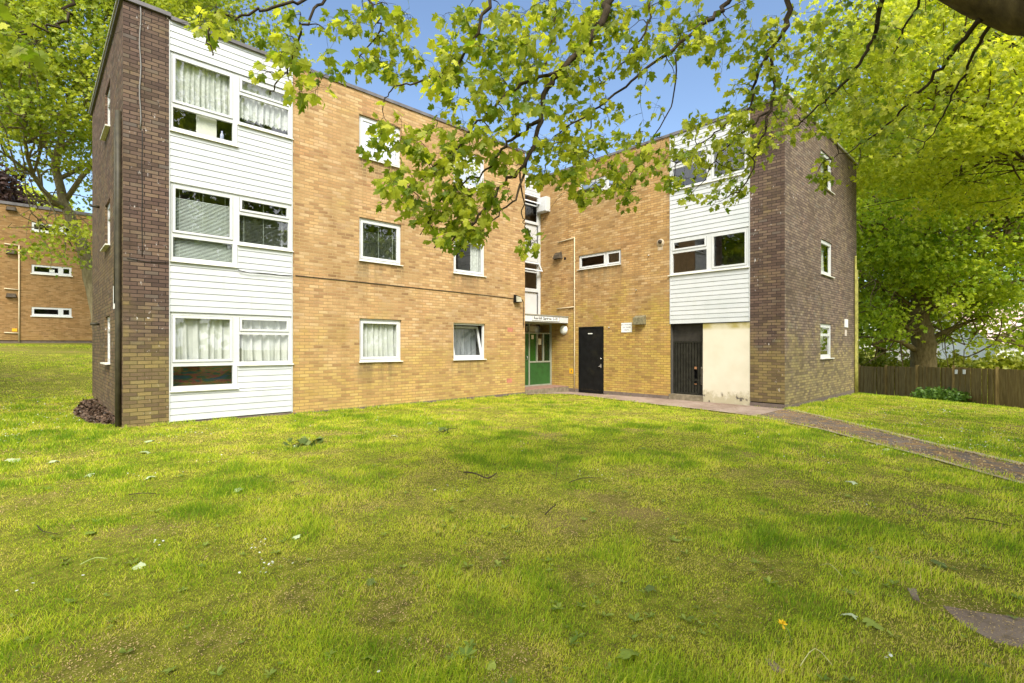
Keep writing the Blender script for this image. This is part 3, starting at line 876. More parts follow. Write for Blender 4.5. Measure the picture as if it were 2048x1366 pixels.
# --- boarded bay of the side wing
bb = MB(); UB0, UB1 = -7.775, -5.40
for (zt, zb) in ((7.975, 7.37), (6.285, 4.813), (3.70, 2.221)):
    boards(bb, bg, PB, UB0 + .018, UB1 - .018, zt, zb, -.012, .1315)
part(bb, 'white_boarding', CLAD)
w = MB()
wall(w, PB, UB0, UB1, 2.235, 7.985, [(UB0 + .02, UB1 - .02, 3.71 + ST * k, 4.80 + ST * k) for k in range(2)], .09, d=.022)
part(w, 'boarding_backing', GAPM)
w = MB(); w.pbox(PB, UB0 + .002, UB0 + .016, 2.224, 7.97, -.024, .03); w.pbox(PB, UB1 - .016, UB1 - .002, 2.224, 7.97, -.024, .03); part(w, 'corner_trim', CLAD)
for k in range(2):
    z = ST * k; a, b_ = UB0 + .025, UB1 - .02; c = -6.62; e = -6.46
    mb = MB(); frame(mb, PB, a, b_, 3.715 + z, 4.805 + z, .06, .0, .07)
    mb.pbox(PB, c, e, 3.775 + z, 4.745 + z, .0, .07); mb.pbox(PB, a + .06, c, 4.37 + z, 4.45 + z, .0, .07)
    root = part(mb, 'bay_window', UPVC)
    sash(PB, a + .065, c - .004, 4.455 + z, 4.74 + z, .0, root, .05)
    sash(PB, e + .004, b_ - .065, 3.78 + z, 4.74 + z, .0, root, .05)
    pane(PB, a + .06, c, 3.775 + z, 4.37 + z, .025, root)
    s = MB(); s.pbox(PB, UB0 - .045, UB1 - .005, 3.692 + z, 3.712 + z, -.06, .05); part(s, 'sill', SILL, root)
# ground floor under that bay: recessed gate beside a rendered panel
w = MB(); w.pbox(PB, -6.735, -5.402, -1, 2.205, .012, .3); part(w, 'cream_rendered_panel', CREAM)
w = MB(); w.face([PB(-7.755, -1, 1.5), PB(-6.735, -1, 1.5), PB(-6.735, 2.21, 1.5), PB(-7.755, 2.21, 1.5)])
w.face([PB(-7.755, -1, .02), PB(-7.755, -1, 1.5), PB(-7.755, 2.21, 1.5), PB(-7.755, 2.21, .02)]); w.face([PB(-6.735, -1, .3), PB(-6.735, 2.21, .3), PB(-6.735, 2.21, 1.5), PB(-6.735, -1, 1.5)])
w.face([PB(-7.755, 2.212, .02), PB(-7.755, 2.212, 1.5), PB(-6.735, 2.212, 1.5), PB(-6.735, 2.212, .02)]); part(w, 'store_lining', DARKM)
w = MB(); w.pbox(PB, -7.75, -6.74, 1.70, 2.208, .16, .2); w.pbox(PB, -7.75, -6.74, 1.985, 2.0, .155, .165); part(w, 'gate_head_board', PANM)
w = MB(); w.pbox(PB, -7.80, -6.725, -.6, .085, -.035, 1.4); part(w, 'gate_step', CONC)
w = MB(); frame(w, PB, -7.745, -6.745, .10, 1.695, .045, .15, .20)
gate = part(w, 'slatted_gate', GATEM)
w = MB(); z_ = -7.69
for i in range(10):
    a = -7.688 + i * .0895
    if i == 7:
        w.pbox(PB, a, a + .068, .10 + .045, .42, .165, .185); w.pbox(PB, a, a + .068, .92, 1.65, .165, .185)
    else:
        w.pbox(PB, a, a + .068, .145, 1.65, .165, .185)
w.pbox(PB, -7.7, -6.79, .5, .57, .186, .2); w.pbox(PB, -7.7, -6.79, 1.3, 1.37, .186, .2)
part(w, 'gate_slats', GATEM, gate)
w = MB(); w.pbox(PB, -6.80, -6.765, .12, 1.68, .125, .149); w.pbox(PB, -6.86, -6.845, .40, .93, .145, .16); w.pbox(PB, -6.83, -6.74, .885, .93, .10, .124); part(w, 'gate_bolt', plain('worn_steel', (.30, .26, .22), .4, .2, metal=.5), gate)
w = MB(); w.pbox(PB, -7.06, -6.99, .86, .93, .14, .163); w.pbox(PB, -7.06, -6.99, .405, .425, .14, .163); part(w, 'lock_plate', plain('copper_plate', (.35, .17, .08), .5), gate)

# --- black store door
w = MB(); frame(w, PB, BDOOR[0] + .002, BDOOR[1] - .002, -.08, BDOOR[3] - .003, .055, -.006, .08, .02); door = part(w, 'black_door', BLK)
w = MB(); w.pbox(PB, BDOOR[0] + .058, BDOOR[1] - .058, -.07, BDOOR[3] - .06, .006, .05); part(w, 'door_leaf', BLK, door)
w = MB(); w.pbox(PB, -10.92, -10.73, 1.97, 2.0, -.002, .005); part(w, 'number_plate', SIGNW, door)
w = MB(); w.tube([PB(-10.36, 1.11, .006), PB(-10.36, 1.11, -.02)], .022, 12); w.tube([PB(-10.37, .86, .006), PB(-10.37, .86, -.045), PB(-10.44, .84, -.05)], .011, 8); w.pbox(PB, -10.39, -10.345, .80, .93, -.004, .0055); part(w, 'door_handle', METAL, door)

# --- recess: stair glazing, canopy, door, step
w = MB()
wall(w, PS, 13.1, XB, 2.4, TOP, [(13.12, 14.035, 6.225, 7.275), (13.12, 14.035, 3.68, 4.72)], .04, d=.03)
w.pbox(PS, 11.93, 13.1, 2.4, TOP, .03, .06)
part(w, 'white_stair_panel', UPVC)
w = MB()
w.pbox(PS, 13.1, XB - .002, 7.29, 7.975, .0, .025)
for i in range(5):
    w.pbox(PS, 13.1, XB - .002, 7.30 + i * .135, 7.42 + i * .135, -.012, -.0005)
part(w, 'white_boarding', CLAD)
w = MB(); w.pbox(PS, 14.05, XB - .003, 2.4, 7.28, -.03, .02)
for z in (7.2, 6.17, 5.2, 4.66, 3.60):
    w.pbox(PS, 13.1, 14.05, z, z + .075, -.025, .02)
for z in (5.24, 4.70, 6.18, 3.58, 5.16):
    pass
part(w, 'stair_window_frame', UPVC)
w = MB()
for z in (6.155, 5.283, 5.185, 4.74, 3.585):
    w.pbox(PS, 13.1, 14.045, z, z + .013, -.004, .024)
w.pbox(PS, 14.02, 14.048, 5.3, 6.15, -.003, .024); w.pbox(PS, 14.02, 14.048, 2.5, 3.58, -.003, .024)
part(w, 'panel_gasket', GAPM)
for k in range(2):
    z = 3.68 + 2.545 * k
    h = .335 + .01 * k
    zt = z + 1.04
    b = MB(); frame(b, PS, 13.1, 14.05, z, zt - h, .05, -.012, .03); st = part(b, 'stair_window', UPVC)
    pane(PS, 13.15, 14.0, z + .05, zt - h - .05, .01, st)
    PO = lambda u, zz, d=0., zt=zt: (u, YR + d - .03 - (zt - zz) * .55, zz)
    b = MB(); frame(b, PO, 13.1, 14.09, zt - h, zt, .05, -.015, .03); part(b, 'open_vent', UPVC, st); pane(PO, 13.15, 14.04, zt - h + .05, zt - .05, .0, st)
w = MB(); w.box((11.925, YF + .01, 2.385), (XB - .004, YR + .02, 2.60)); can = part(w, 'entrance_canopy', UPVC)
w = MB(); w.box((11.925, YF - .012, 2.603), (XB - .004, YR + .0, 2.635)); part(w, 'canopy_flashing', plain('flashing', (.30, .27, .20), .6), can)
w = MB(); w.box((11.925, YF - .02, -.6), (XB - .005, YR + 1.4, .07)); stp = part(w, 'entrance_step', CONC)
w = MB(); w.box((11.93, YF - .005, .071), (XB - .006, YR + 1.4, .092)); part(w, 'step_tread', STEPT, stp)
# green entrance door and side light, standing forward of the stair glazing
YD = 12.62
PD = lambda u, z, d=0.: (u, YD + d, z)
w = MB()
for a, b_ in ((11.93, 11.99), (12.925, 12.985), (14.085, 14.163)):
    w.pbox(PD, a, b_, .093, 2.384, .0, .06)
for a, b_ in ((11.99, 12.925), (12.985, 14.085)):
    w.pbox(PD, a, b_, .093, .145, .0, .06); w.pbox(PD, a, b_, 1.995, 2.04, .0, .06); w.pbox(PD, a, b_, 2.345, 2.384, .0, .06)
w.pbox(PD, 12.985, 14.085, .945, 1.0, .0, .06)
w.pbox(PD, 13.345, 13.395, 1.0, 1.995, .0, .06); w.pbox(PD, 13.69, 13.74, 1.0, 1.995, .0, .06)
ed = part(w, 'entrance_door', GFRM)
w = MB(); w.pbox(PD, 12.985, 14.085, .145, .945, .02, .05); w.pbox(PD, 11.99, 12.925, .145, 1.995, .015, .05); part(w, 'green_panel', GREEN, ed)
w = MB(); w.pbox(PD, 12.985, 13.345, 1.0, 1.995, .052, .056); part(w, 'painted_green_pane', plain('painted_green_reflection', (.020, .085, .010), .25), ed)  # green reflection in the door glass painted as a solid colour
w = MB(); w.pbox(PD, 13.74, 14.085, 1.0, 1.995, .052, .056); part(w, 'painted_green_pane', plain('painted_dim_green', (.012, .030, .008), .25), ed)  # dimmer copy of that green, light level put into the colour
pane(PD, 13.395, 13.69, 1.0, 1.995, .03, ed); pane(PD, 12.985, 14.085, 2.04, 2.345, .03, ed)
for (a, b_, c, e) in ((13.445, 13.60, 1.60, 1.82), (13.08, 13.2, 1.80, 1.95)):
    w = MB(); w.pbox(PD, a, b_, c, e, .018, .022); part(w, 'paper_notice', PAPER, ed)
w = MB(); w.pbox(PD, 13.30, 13.98, 2.10, 2.30, .5, .53); part(w, 'pale_board', PAPER, ed)
w = MB(); w.tube([PD(12.80, 1.05, .015), PD(12.80, 1.05, -.03), PD(12.80, 1.12, -.06), PD(12.80, 1.19, -.03), PD(12.80, 1.19, .015)], .011, 8); part(w, 'door_handle', METAL, ed)

# --- pipes, cables, vents (fixed to the walls)
w = MB(); w.tube([PB(-11.505, z, -.03) for z in (-.02, 1.5, 3, 5.46)], .019, 8)
w.tube([PB(-12.30, 5.40, -.03), PB(-11.5, 5.455, -.03)], .019, 8); w.tube([PB(-12.34, 2.935, -.03), PB(-11.5, 2.965, -.03)], .019, 8)
for z in (.5, 1.4, 3.6, 4.6): w.pbox(PB, -11.54, -11.47, z, z + .02, -.045, .002)
part(w, 'overflow_pipe', PIPE)
w = MB(); w.tube([PE(21.35, z, -.05) for z in (-.15, 1, 3, 4.78)], .032, 10); w.tube([PE(21.58, z, -.05) for z in (-.15, 1, 3, 4.3)], .032, 10); part(w, 'drain_pipe', PIPEG)
w = MB(); w.tube([PLW(-12.02, z, -.05) for z in (-.2, 2, 4, 6.0)], .05, 10); w.tube([PLW(-12.75, z, -.03) for z in (2.4, 4, 6.0)], .02, 8); part(w, 'drain_pipe', PIPED)
w = MB()
w.tube([PA(u, z, -.012) for u, z in ((4.40, 3.175), (6, 3.165), (7.5, 3.15), (9, 3.135), (10.5, 3.12), (11.37, 3.10))], .009, 6)
w.tube([PA(u, z, -.012) for u, z in ((11.6, 3.11), (11.78, 3.09), (11.83, 3.02), (11.835, 2.5), (11.855, 2.16))], .011, 6)
w.tube([PA(u, z, -.012) for u, z in ((1.30, 3.20), (1.60, 3.17), (1.955, 3.19))], .006, 6)
w.tube([PA(u, z, -.032) for u, z in ((3.2, 3.165), (3.42, 3.135), (3.6, 3.15), (3.85, 3.155), (4.05, 3.145), (4.32, 3.165))], .009, 6)
part(w, 'black_cable', CABLE)
w = MB(); w.tube([PA(1.50 + .012 * math.sin(i * 1.3), 8.08 - i * .2, -.016) for i in range(13)], .011, 6); part(w, 'grey_cable', CABLEG)
w = MB(); w.tube([PA(1.53 + .004 * math.sin(i * 1.3), 5.66 - i * .2, -.006) for i in range(13)], .007, 6); part(w, 'black_cable', CABLE)
w = MB(); w.pbox(PA, 11.12, 11.36, 2.01, 2.145, -.004, .01); w.pbox(PA, 11.08, 11.32, .36, .50, -.004, .01)
for i in range(5): pass
part(w, 'red_air_brick', REDB)
def flue(P, u, z, s, mat, name, box=False):
    w = MB()
    if box:
        w.hexa([P(u - s, z - s * .7, -.17), P(u + s, z - s * .7, -.17), P(u + s, z + s * .5, -.17), P(u - s, z + s * .5, -.17), P(u - s * 1.05, z - s * .7, .01), P(u + s * 1.05, z - s * .7, .01), P(u + s * 1.05, z + s * .9, .01), P(u - s * 1.05, z + s * .9, .01)])
    else:
        w.hexa([P(u - s * .8, z - s * .55, -.16), P(u + s * .8, z - s * .55, -.16), P(u + s * .7, z + s * .1, -.12), P(u - s * .7, z + s * .1, -.12), P(u - s * 1.05, z - s * .6, .01), P(u + s * 1.05, z - s * .6, .01), P(u + s * .8, z + s * .7, .01), P(u - s * .8, z + s * .7, .01)])
        w.tube([P(u + s * .75, z - s * .2, -.05), P(u + s * .8, z + s * .8, -.05)], .012, 6)
    return part(w, name, mat)
flue(PB, -12.29, 4.90, .20, VENT, 'flue_vent')
flue(PB, -8.80, 2.37, .185, VENTG, 'flue_vent', True)
w = MB(); w.tube([PB(-11.975, 4.765, -.004), PB(-11.975, 4.765, .006)], .055, 12); part(w, 'pipe_hole', BLK)
w = MB(); w.tube([PB(-8.10, 4.80, -.05), PB(-8.10, 4.80, .01)], .062, 14); part(w, 'round_vent', VENT)
w = MB(); w.tube([PB(-8.10, 4.76, -.004), PB(-8.10, 4.76, .006)], .13, 18); w.pbox(PB, -8.19, -8.02, 4.54, 4.72, -.003, .006); part(w, 'mortar_patch', plain('mortar_patch', (.46, .36, .24), .9, .2, 14.))
for z, u in ((5.05, -16.3), (2.1, -16.3)):
    w = MB(); w.tube([PLW(u, z, -.18), PLW(u, z, .01)], .035, 10); part(w, 'vent_pipe', PIPED)
w = MB(); w.pbox(PLW, -13.35, -13.1, 2.32, 2.80, -.004, .01); part(w, 'white_plaque', SIGNW)
w = MB(); w.tube([PB(-8.95, 3.36, .005), PB(-8.95, 3.36, -.05)], .018, 8); w.tube([PB(-8.50, 4.42, .005), PB(-8.5, 4.42, -.05)], .018, 8); w.tube([PB(-10.02, 2.18, .005), PB(-10.02, 2.18, -.04)], .022, 8); part(w, 'stub_pipe', METAL)

# --- things fixed to the block, each of its own
def solo(mb, name, mat, label, cat, group=None):
    return tag(mb.build(name, mat), label, cat, group)
fl = thing('floodlight', 'small black-cased floodlight high on the yellow wall beside the entrance', 'floodlight', PA(11.5, 3.05, 0))
w = MB(); w.hexa([PA(11.37, 2.955, -.13), PA(11.62, 2.975, -.16), PA(11.62, 3.17, -.11), PA(11.37, 3.215, -.11), PA(11.37, 2.97, -.01), PA(11.62, 2.99, -.01), PA(11.60, 3.20, -.01), PA(11.39, 3.235, -.01)]); under(w.build('case', BLK), fl)
w = MB(); w.hexa([PA(11.395, 2.99, -.155), PA(11.60, 3.0, -.178), PA(11.60, 3.15, -.14), PA(11.395, 3.175, -.14), PA(11.395, 2.99, -.128), PA(11.60, 3.0, -.15), PA(11.60, 3.15, -.118), PA(11.395, 3.175, -.118)]); under(w.build('lamp_glass', FLGL), fl)
w = MB(); w.pbox(PA, 11.41, 11.45, 3.0, 3.2, -.02, .003); under(w.build('bracket', BLK), fl)
gl_ = thing('globe_lamp', 'round white bulkhead lamp on the brick under the entrance canopy', 'wall lamp', PB(-12.02, 2.14, 0))
w = MB(); vs = []; fs = []
for j in range(9):
    a = j / 8 * math.pi / 2
    for i in range(20):
        b_ = i / 20 * 2 * math.pi
        vs.append(PB(-12.02 + .165 * math.sin(a) * math.cos(b_), 2.14 + .165 * math.sin(a) * math.sin(b_), -.03 - .085 * math.cos(a)))
for j in range(8):
    for i in range(20):
        fs.append((j * 20 + i, j * 20 + (i + 1) % 20, (j + 1) * 20 + (i + 1) % 20, (j + 1) * 20 + i))
w.idx(vs, fs); under(w.build('glass_bowl', LAMPG), gl_)
w = MB(); w.tube([PB(-12.02, 2.14, -.032), PB(-12.02, 2.14, .004)], .172, 24); under(w.build('lamp_base', UPVC), gl_)
cb = thing('white_cabinet', 'square white cabinet mounted on the side wing wall beside the stair windows', 'cabinet', PB(-12.92, 6.9, 0))
w = MB(); w.pbox(PB, -13.16, -12.70, 6.63, 7.17, -.235, -.004); under(w.build('cabinet_body', UPVC), cb)
w = MB(); w.pbox(PB, -13.14, -12.72, 6.65, 7.15, -.252, -.236); under(w.build('cabinet_door', UPVC), cb)
w = MB(); w.pbox(PB, -11.76, -11.585, .55, .735, -.006, .003)
yp = solo(w, 'yellow_plate', YEL, 'small yellow hydrant plate low on the wall beside the pale pipe', 'plate')
w = MB(); w.pbox(PB, -11.70, -11.645, .60, .63, -.0085, -.0062); w.pbox(PB, -11.695, -11.65, .655, .68, -.0085, -.0062); w.pbox(PB, -11.68, -11.665, .63, .655, -.0085, -.0062); q = w.build('plate_mark', INK); q.parent = yp
def text(body, P, u, z, size, d, mat, parent, align='CENTER', name='lettering', sx=1., bold=0.):
    cu = bpy.data.curves.new('lettering', 'FONT'); cu.body = body; cu.size = size; cu.align_x = align; cu.align_y = 'CENTER'; cu.extrude = .0008; cu.space_line = 1.1; cu.offset = bold
    tmp = bpy.data.objects.new('lettering', cu); COL.objects.link(tmp)
    bpy.context.view_layer.update()
    me = bpy.data.meshes.new_from_object(tmp.evaluated_get(bpy.context.evaluated_depsgraph_get()))
    bpy.data.objects.remove(tmp)
    for v in me.vertices:
        v.co = Vector(P(u + v.co.x * sx, z + v.co.y, d - v.co.z))
    me.materials.clear(); me.materials.append(mat)
    o = bpy.data.objects.new(name, me); COL.objects.link(o); o.parent = parent
    return o
PC = lambda u, z, d=0.: (u, YF + .01 + d, z)
w = MB(); w.pbox(PC, 12.26, 13.68, 2.412, 2.585, -.012, -.001)
ns = solo(w, 'name_sign', SIGNW, 'white name board with a thin black border on the canopy fascia', 'sign')
w = MB(); frame(w, PC, 12.265, 13.675, 2.417, 2.580, .012, -.0145, -.0122); q = w.build('border', INK); q.parent = ns
text("Rosehill Gardens  2-10", PC, 12.95, 2.502, .125, -.0135, INK, ns, sx=1.06, bold=.004)
w = MB(); w.pbox(PB, -9.53, -9.125, 2.003, 2.312, -.014, -.001)
nt_ = solo(w, 'notice_sign', SIGNW, 'white square notice of three printed lines on the wall beside a vent', 'sign')
for i, ln in enumerate(("NO PARKING", "ON GRASS", "AREAS")):
    text(ln, PB, -9.327, 2.25 - i * .085, .066, -.0155, INKG, nt_, bold=.002)
w = MB(); w.pbox(PE, 20.05, 20.40, 2.19, 2.47, -.03, -.001)
tag(w.build('white_sign', SIGNW), 'small white plate on the brown end wall above the fence', 'sign')
w = MB(); w.pbox(PE, 20.10, 20.32, 1.90, 2.10, -.012, -.001)
tag(w.build('pale_sign', plain('pale_sign', (.55, .48, .42), .6)), 'faded pale plate on the end wall below a white one', 'sign')

# ------------------------------------------------------------------ the block beyond on the left
YB_ = 42.2
PF = lambda u, z, d=0.: (u, YB_ + d, z)
far = thing('apartment_block', 'distant yellow brick block on the rise behind the lawn at far left', 'apartment block', (0, 44, 1.7))
def fpart(mb, name, mat, parent=None):
    o = mb.build(name, mat)
    if parent is None: return under(o, far)
    o.parent = parent; return o
FH = [(.0 + .02, 1.85, 3.40 + ST * k, 3.93 + ST * k) for k in range(3)]
FZ = 1.75
w = MB(); wall(w, PF, -9, 9, 1.9, 9.95, FH, .1)
w.face([(9, YB_, 1), (9, YB_ + 9, 1), (9, YB_ + 9, 9.95), (9, YB_, 9.95)], [(0, 0), (9, 0), (9, 9), (0, 9)])
w.face([(-9, YB_ + 9, 1), (-9, YB_, 1), (-9, YB_, 9.95), (-9, YB_ + 9, 9.95)], [(0, 0), (9, 0), (9, 9), (0, 9)]); fpart(w, 'brick_wall', FB)
w = MB(); w.pbox(PF, -9, 9, .5, 1.9, .05, 1.); fpart(w, 'plinth', PLN)
w = MB(); w.box((-8.95, YB_ + .5, 9.8), (8.95, YB_ + 9, 9.9)); w.box((-9, YB_ + 3.5, 1), (9, YB_ + 3.6, 9.8)); fpart(w, 'flat_roof', ROOFM)
w = MB(); w.pbox(PF, -9.05, 9.05, 9.95, 10.12, -.06, .3); fpart(w, 'roof_edge', FASC)
for k in range(3):
    u0, u1, z0, z1 = FH[k]; um_ = u0 + 1.2
    mb = MB(); frame(mb, PF, u0 + .003, u1 - .003, z0 + .003, z1 - .003, .11, .02, .08); mb.pbox(PF, um_, um_ + .24, z0 + .113, z1 - .113, .02, .08)
    r_ = fpart(mb, 'narrow_window', UPVC)
    b = MB(); b.face([PF(u0 + .1, z0 + .1, .05), PF(um_, z0 + .1, .05), PF(um_, z1 - .1, .05), PF(u0 + .1, z1 - .1, .05)]); b.face([PF(um_ + .2, z0 + .1, .05), PF(u1 - .1, z0 + .1, .05), PF(u1 - .1, z1 - .1, .05), PF(um_ + .2, z1 - .1, .05)]); fpart(b, 'pane', GLASS, r_)
    s = MB(); s.pbox(PF, u0 - .05, u1 + .05, z0 - .06, z0 - .0, -.07, .02); fpart(s, 'sill', SILL, r_)
    if k == 1:
        s = MB(); s.pbox(PF, .82, 1.06, z0 + .14, z0 + .32, .10, .12); fpart(s, 'white_ornament', SIGNW, r_)
    v = MB(); v.hexa([PF(-1.05, 4.55 + ST * k - .1, -.2), PF(-.65, 4.55 + ST * k - .1, -.2), PF(-.68, 4.55 + ST * k + .03, -.12), PF(-1.02, 4.55 + ST * k + .03, -.12), PF(-1.1, 4.55 + ST * k - .12, .01), PF(-.6, 4.55 + ST * k - .12, .01), PF(-.65, 4.55 + ST * k + .15, .01), PF(-1.05, 4.55 + ST * k + .15, .01)]); fpart(v, 'flue_vent', VENT)
w = MB(); w.tube([PF(-.52, z, -.05) for z in (1.8, 4, 7.6)], .035, 8)
for z in (2.35, 4.95, 7.6): w.tube([PF(-1.15, z, -.05), PF(-.5, z - .04, -.05)], .035, 8)
fpart(w, 'overflow_pipe', PIPE)
w = MB(); w.pbox(PF, -.82, -.6, 2.42, 2.6, -.02, .01); tag(w.build('yellow_plate', YEL), 'yellow plate on the distant block near its lowest pipe arm', 'plate')

# ------------------------------------------------------------------ fence, shrub, houses beyond
fdir = Vector((-5.41, -5.9)).normalized()
f0 = Vector((31.55, 6.2)) - fdir * 6
fen = thing('board_fence', 'brown close-boarded wooden fence along the bottom of the slope', 'fence', (f0.x, f0.y, -1.0))
def fen_sub(mb, name, mat):
    o = mb.build(name, mat); return under(o, fen)
rf = random.Random(4)
for pnl in range(12):
    w = MB(); s0 = pnl * 1.86
    nb = 15
    for i in range(nb):
        a = s0 + .06 + i * (1.76 / nb); p0 = f0 + fdir * a; p1 = f0 + fdir * (a + 1.76 / nb + .004)
        nrm = Vector((fdir.y, -fdir.x)); off = rf.uniform(-.012, .012) + (.014 if i % 2 else 0)
        hh = 1.42 + rf.uniform(-.012, .012)
        zb = g1(p0.x, p0.y) - .05; zt = g1(*(f0 + fdir * (s0 + .9))) + hh
        q = [p0 + nrm * off, p1 + nrm * (off + .008)]
        w.hexa([(q[0].x, q[0].y, zb), (q[1].x, q[1].y, zb), (q[1].x, q[1].y, zt), (q[0].x, q[0].y, zt),
                (q[0].x - nrm.x * .02, q[0].y - nrm.y * .02, zb), (q[1].x - nrm.x * .02, q[1].y - nrm.y * .02, zb), (q[1].x - nrm.x * .02, q[1].y - nrm.y * .02, zt), (q[0].x - nrm.x * .02, q[0].y - nrm.y * .02, zt)])
    fen_sub(w, 'fence_panel', WOOD)
    w = MB(); p0 = f0 + fdir * s0; zb = g1(p0.x, p0.y)
    w.box((p0.x - .05, p0.y - .05, zb - .3), (p0.x + .05, p0.y + .05, zb + 1.5)); fen_sub(w, 'fence_post', WOOD)
for px, nm in ((1915, 'left-hand white paper tag pinned to the fence top'), (1931, 'right-hand white paper tag pinned to the fence top')):
    # on the fence line
    dx, dy = sight(px)
    A = np.array([[dx, -fdir.x], [dy, -fdir.y]]); k_, s_ = np.linalg.solve(A, np.array([f0.x, f0.y]))
    p = Vector((dx * k_, dy * k_)) + Vector((fdir.y, -fdir.x)) * .05
    zt = EYE + (HY - 748) * k_ / FPX
    w = MB(); e = fdir * .06
    nrm = Vector((fdir.y, -fdir.x)) * .012
    w.hexa([(p.x - e.x + nrm.x, p.y - e.y + nrm.y, zt), (p.x + e.x + nrm.x, p.y + e.y + nrm.y, zt), (p.x + e.x + nrm.x, p.y + e.y + nrm.y, zt + .18), (p.x - e.x + nrm.x, p.y - e.y + nrm.y, zt + .18),
            (p.x - e.x, p.y - e.y, zt), (p.x + e.x, p.y + e.y, zt), (p.x + e.x, p.y + e.y, zt + .18), (p.x - e.x, p.y - e.y, zt + .18)])
    tag(w.build('paper_tag', SIGNW), nm, 'tag')
HWALL = plain('pale_render', (.62, .58, .54), .9, .06); HROOF = plain('pinkish_roof', (.46, .32, .27), .9, .1); HWIN = plain('house_window', (.06, .07, .09), .2)
def house(name, label, c, w_, d_, h_, rh, rot, wmat, rmat):
    r = thing(name, label, 'house', (c[0], c[1], -1.2)); r.rotation_euler.z = rot
    def hp(mb, n, m, par=r): o = mb.build(n, m); o.parent = par; return o
    b = MB(); b.box((-w_ / 2, -d_ / 2, 0), (w_ / 2, d_ / 2, h_)); hp(b, 'wall', wmat)
    b = MB()
    for s in (-1, 1):
        b.hexa([(-w_ / 2 - .3, s * (d_ / 2 + .4), h_ - .05), (w_ / 2 + .3, s * (d_ / 2 + .4), h_ - .05), (w_ / 2 + .3, 0, h_ + rh), (-w_ / 2 - .3, 0, h_ + rh),
                (-w_ / 2 - .3, s * (d_ / 2 + .4), h_ + .1), (w_ / 2 + .3, s * (d_ / 2 + .4), h_ + .1), (w_ / 2 + .3, 0, h_ + rh + .15), (-w_ / 2 - .3, 0, h_ + rh + .15)])
    hp(b, 'roof', rmat)
    for s in (-1, 1):
        b = MB(); b.face([(s * w_ / 2, -d_ / 2, h_), (s * w_ / 2, d_ / 2, h_), (s * w_ / 2, 0, h_ + rh)]); hp(b, 'gable', wmat)
    for x in (-w_ * .25, w_ * .25):
        for z in ((1.0, 3.4) if h_ > 4 else (1.0,)):
            b = MB(); b.box((x - .55, -d_ / 2 - .02, z), (x + .55, -d_ / 2 + .02, z + 1.1)); hp(b, 'window', HWIN)
    return r
hp_ = at(1935, 700, 62); house('house', 'pale rendered house with pinkish roof glimpsed behind the big tree trunk', hp_, 15, 9, 4.9, 3.6, HEAD - RAD(90) + .25, HWALL, HROOF)
hp_ = at(2075, 700, 48); house('house', 'low white house at far right behind the fence and branches', hp_, 12, 8, 2.9, 2.2, HEAD - RAD(90) - .2, plain('white_render', (.72, .72, .72), .9, .05), plain('pale_tiles', (.55, .42, .36), .8, .1))

# ------------------------------------------------------------------ foliage tools
def norm(a):
    return a / np.maximum(np.linalg.norm(a, axis=-1, keepdims=True), 1e-9)
def stamp(T, F, P, axis, nrm, size, curl=None):
    """copies of template T (k,3: x across, y along, z up) with faces F at P, y along axis, z along nrm"""
    y = norm(axis); x = norm(np.cross(y, nrm)); z = np.cross(x, y)
    n, k = len(P), len(T)
    R = np.stack([x, y, z], 1)                       # n,3,3
    V = np.einsum('kc,ncd->nkd', T, R) * size[:, None, None] + P[:, None, :]
    off = (np.arange(n) * k)[:, None, None]
    return V.reshape(-1, 3), (np.asarray(F)[None] + off).reshape(-1, np.asarray(F).shape[1])
_half = [(.0, .0), (.16, -.07), (.36, -.05), (.50, .06), (.34, .20), (.56, .34), (.70, .55), (.50, .52), (.30, .56), (.33, .76), (.16, .84), (.0, 1.02)]
_out = _half + [(-x, y) for x, y in _half[-2:0:-1]]
MAP_T = np.array([(0, .34, 0)] + [(x, y, -.34 * abs(x) ** 1.5 - .22 * max(0, y - .3) ** 2 + .03 * math.sin(9 * x + 5 * y)) for x, y in _out])
MAP_F = [(0, 1 + (i + 1) % len(_out), 1 + i) for i in range(len(_out))]
_h2 = [(.0, .0), (.45, .02), (.33, .25), (.66, .55), (.30, .58), (.0, 1.0)]
_o2 = _h2 + [(-x, y) for x, y in _h2[-2:0:-1]]
LF_T = np.array([(0, .36, .04)] + [(x, y, -.3 * abs(x) - .15 * y * y) for x, y in _o2])
LF_F = [(0, 1 + (i + 1) % len(_o2), 1 + i) for i in range(len(_o2))]
QD_T = np.array([(0, 0, 0), (.42, .45, -.10), (0, 1, -.12), (-.42, .45, -.10)])
QD_F = [(0, 1, 2), (0, 2, 3)]
def randdir(rs, n):
    return norm(rs.normal(size=(n, 3)))

def crown_leaves(rs, C, per, spread, size, T, F, up=.55, flat=.55, droop=.3):
    """leaf clumps round the points C"""
    n = len(C) * per
    P = np.repeat(C, per, 0) + rs.normal(size=(n, 3)) * np.array([spread, spread, spread * flat])
    ax = norm(rs.normal(size=(n, 3)) + np.array([0, 0, -droop * 2]))
    nr = norm(rs.normal(size=(n, 3)) * (1 - up) + np.array([0, 0, 1.]) * up)
    s = size * rs.uniform(.65, 1.25, n)
    V, Fc = stamp(np.asarray(T), F, P, ax, nr, s)
    ct = np.repeat(rs.uniform(0, 1, len(C)), per) * .55 + rs.uniform(0, 1, n) * .45
    return V, Fc, np.repeat(ct, len(T))

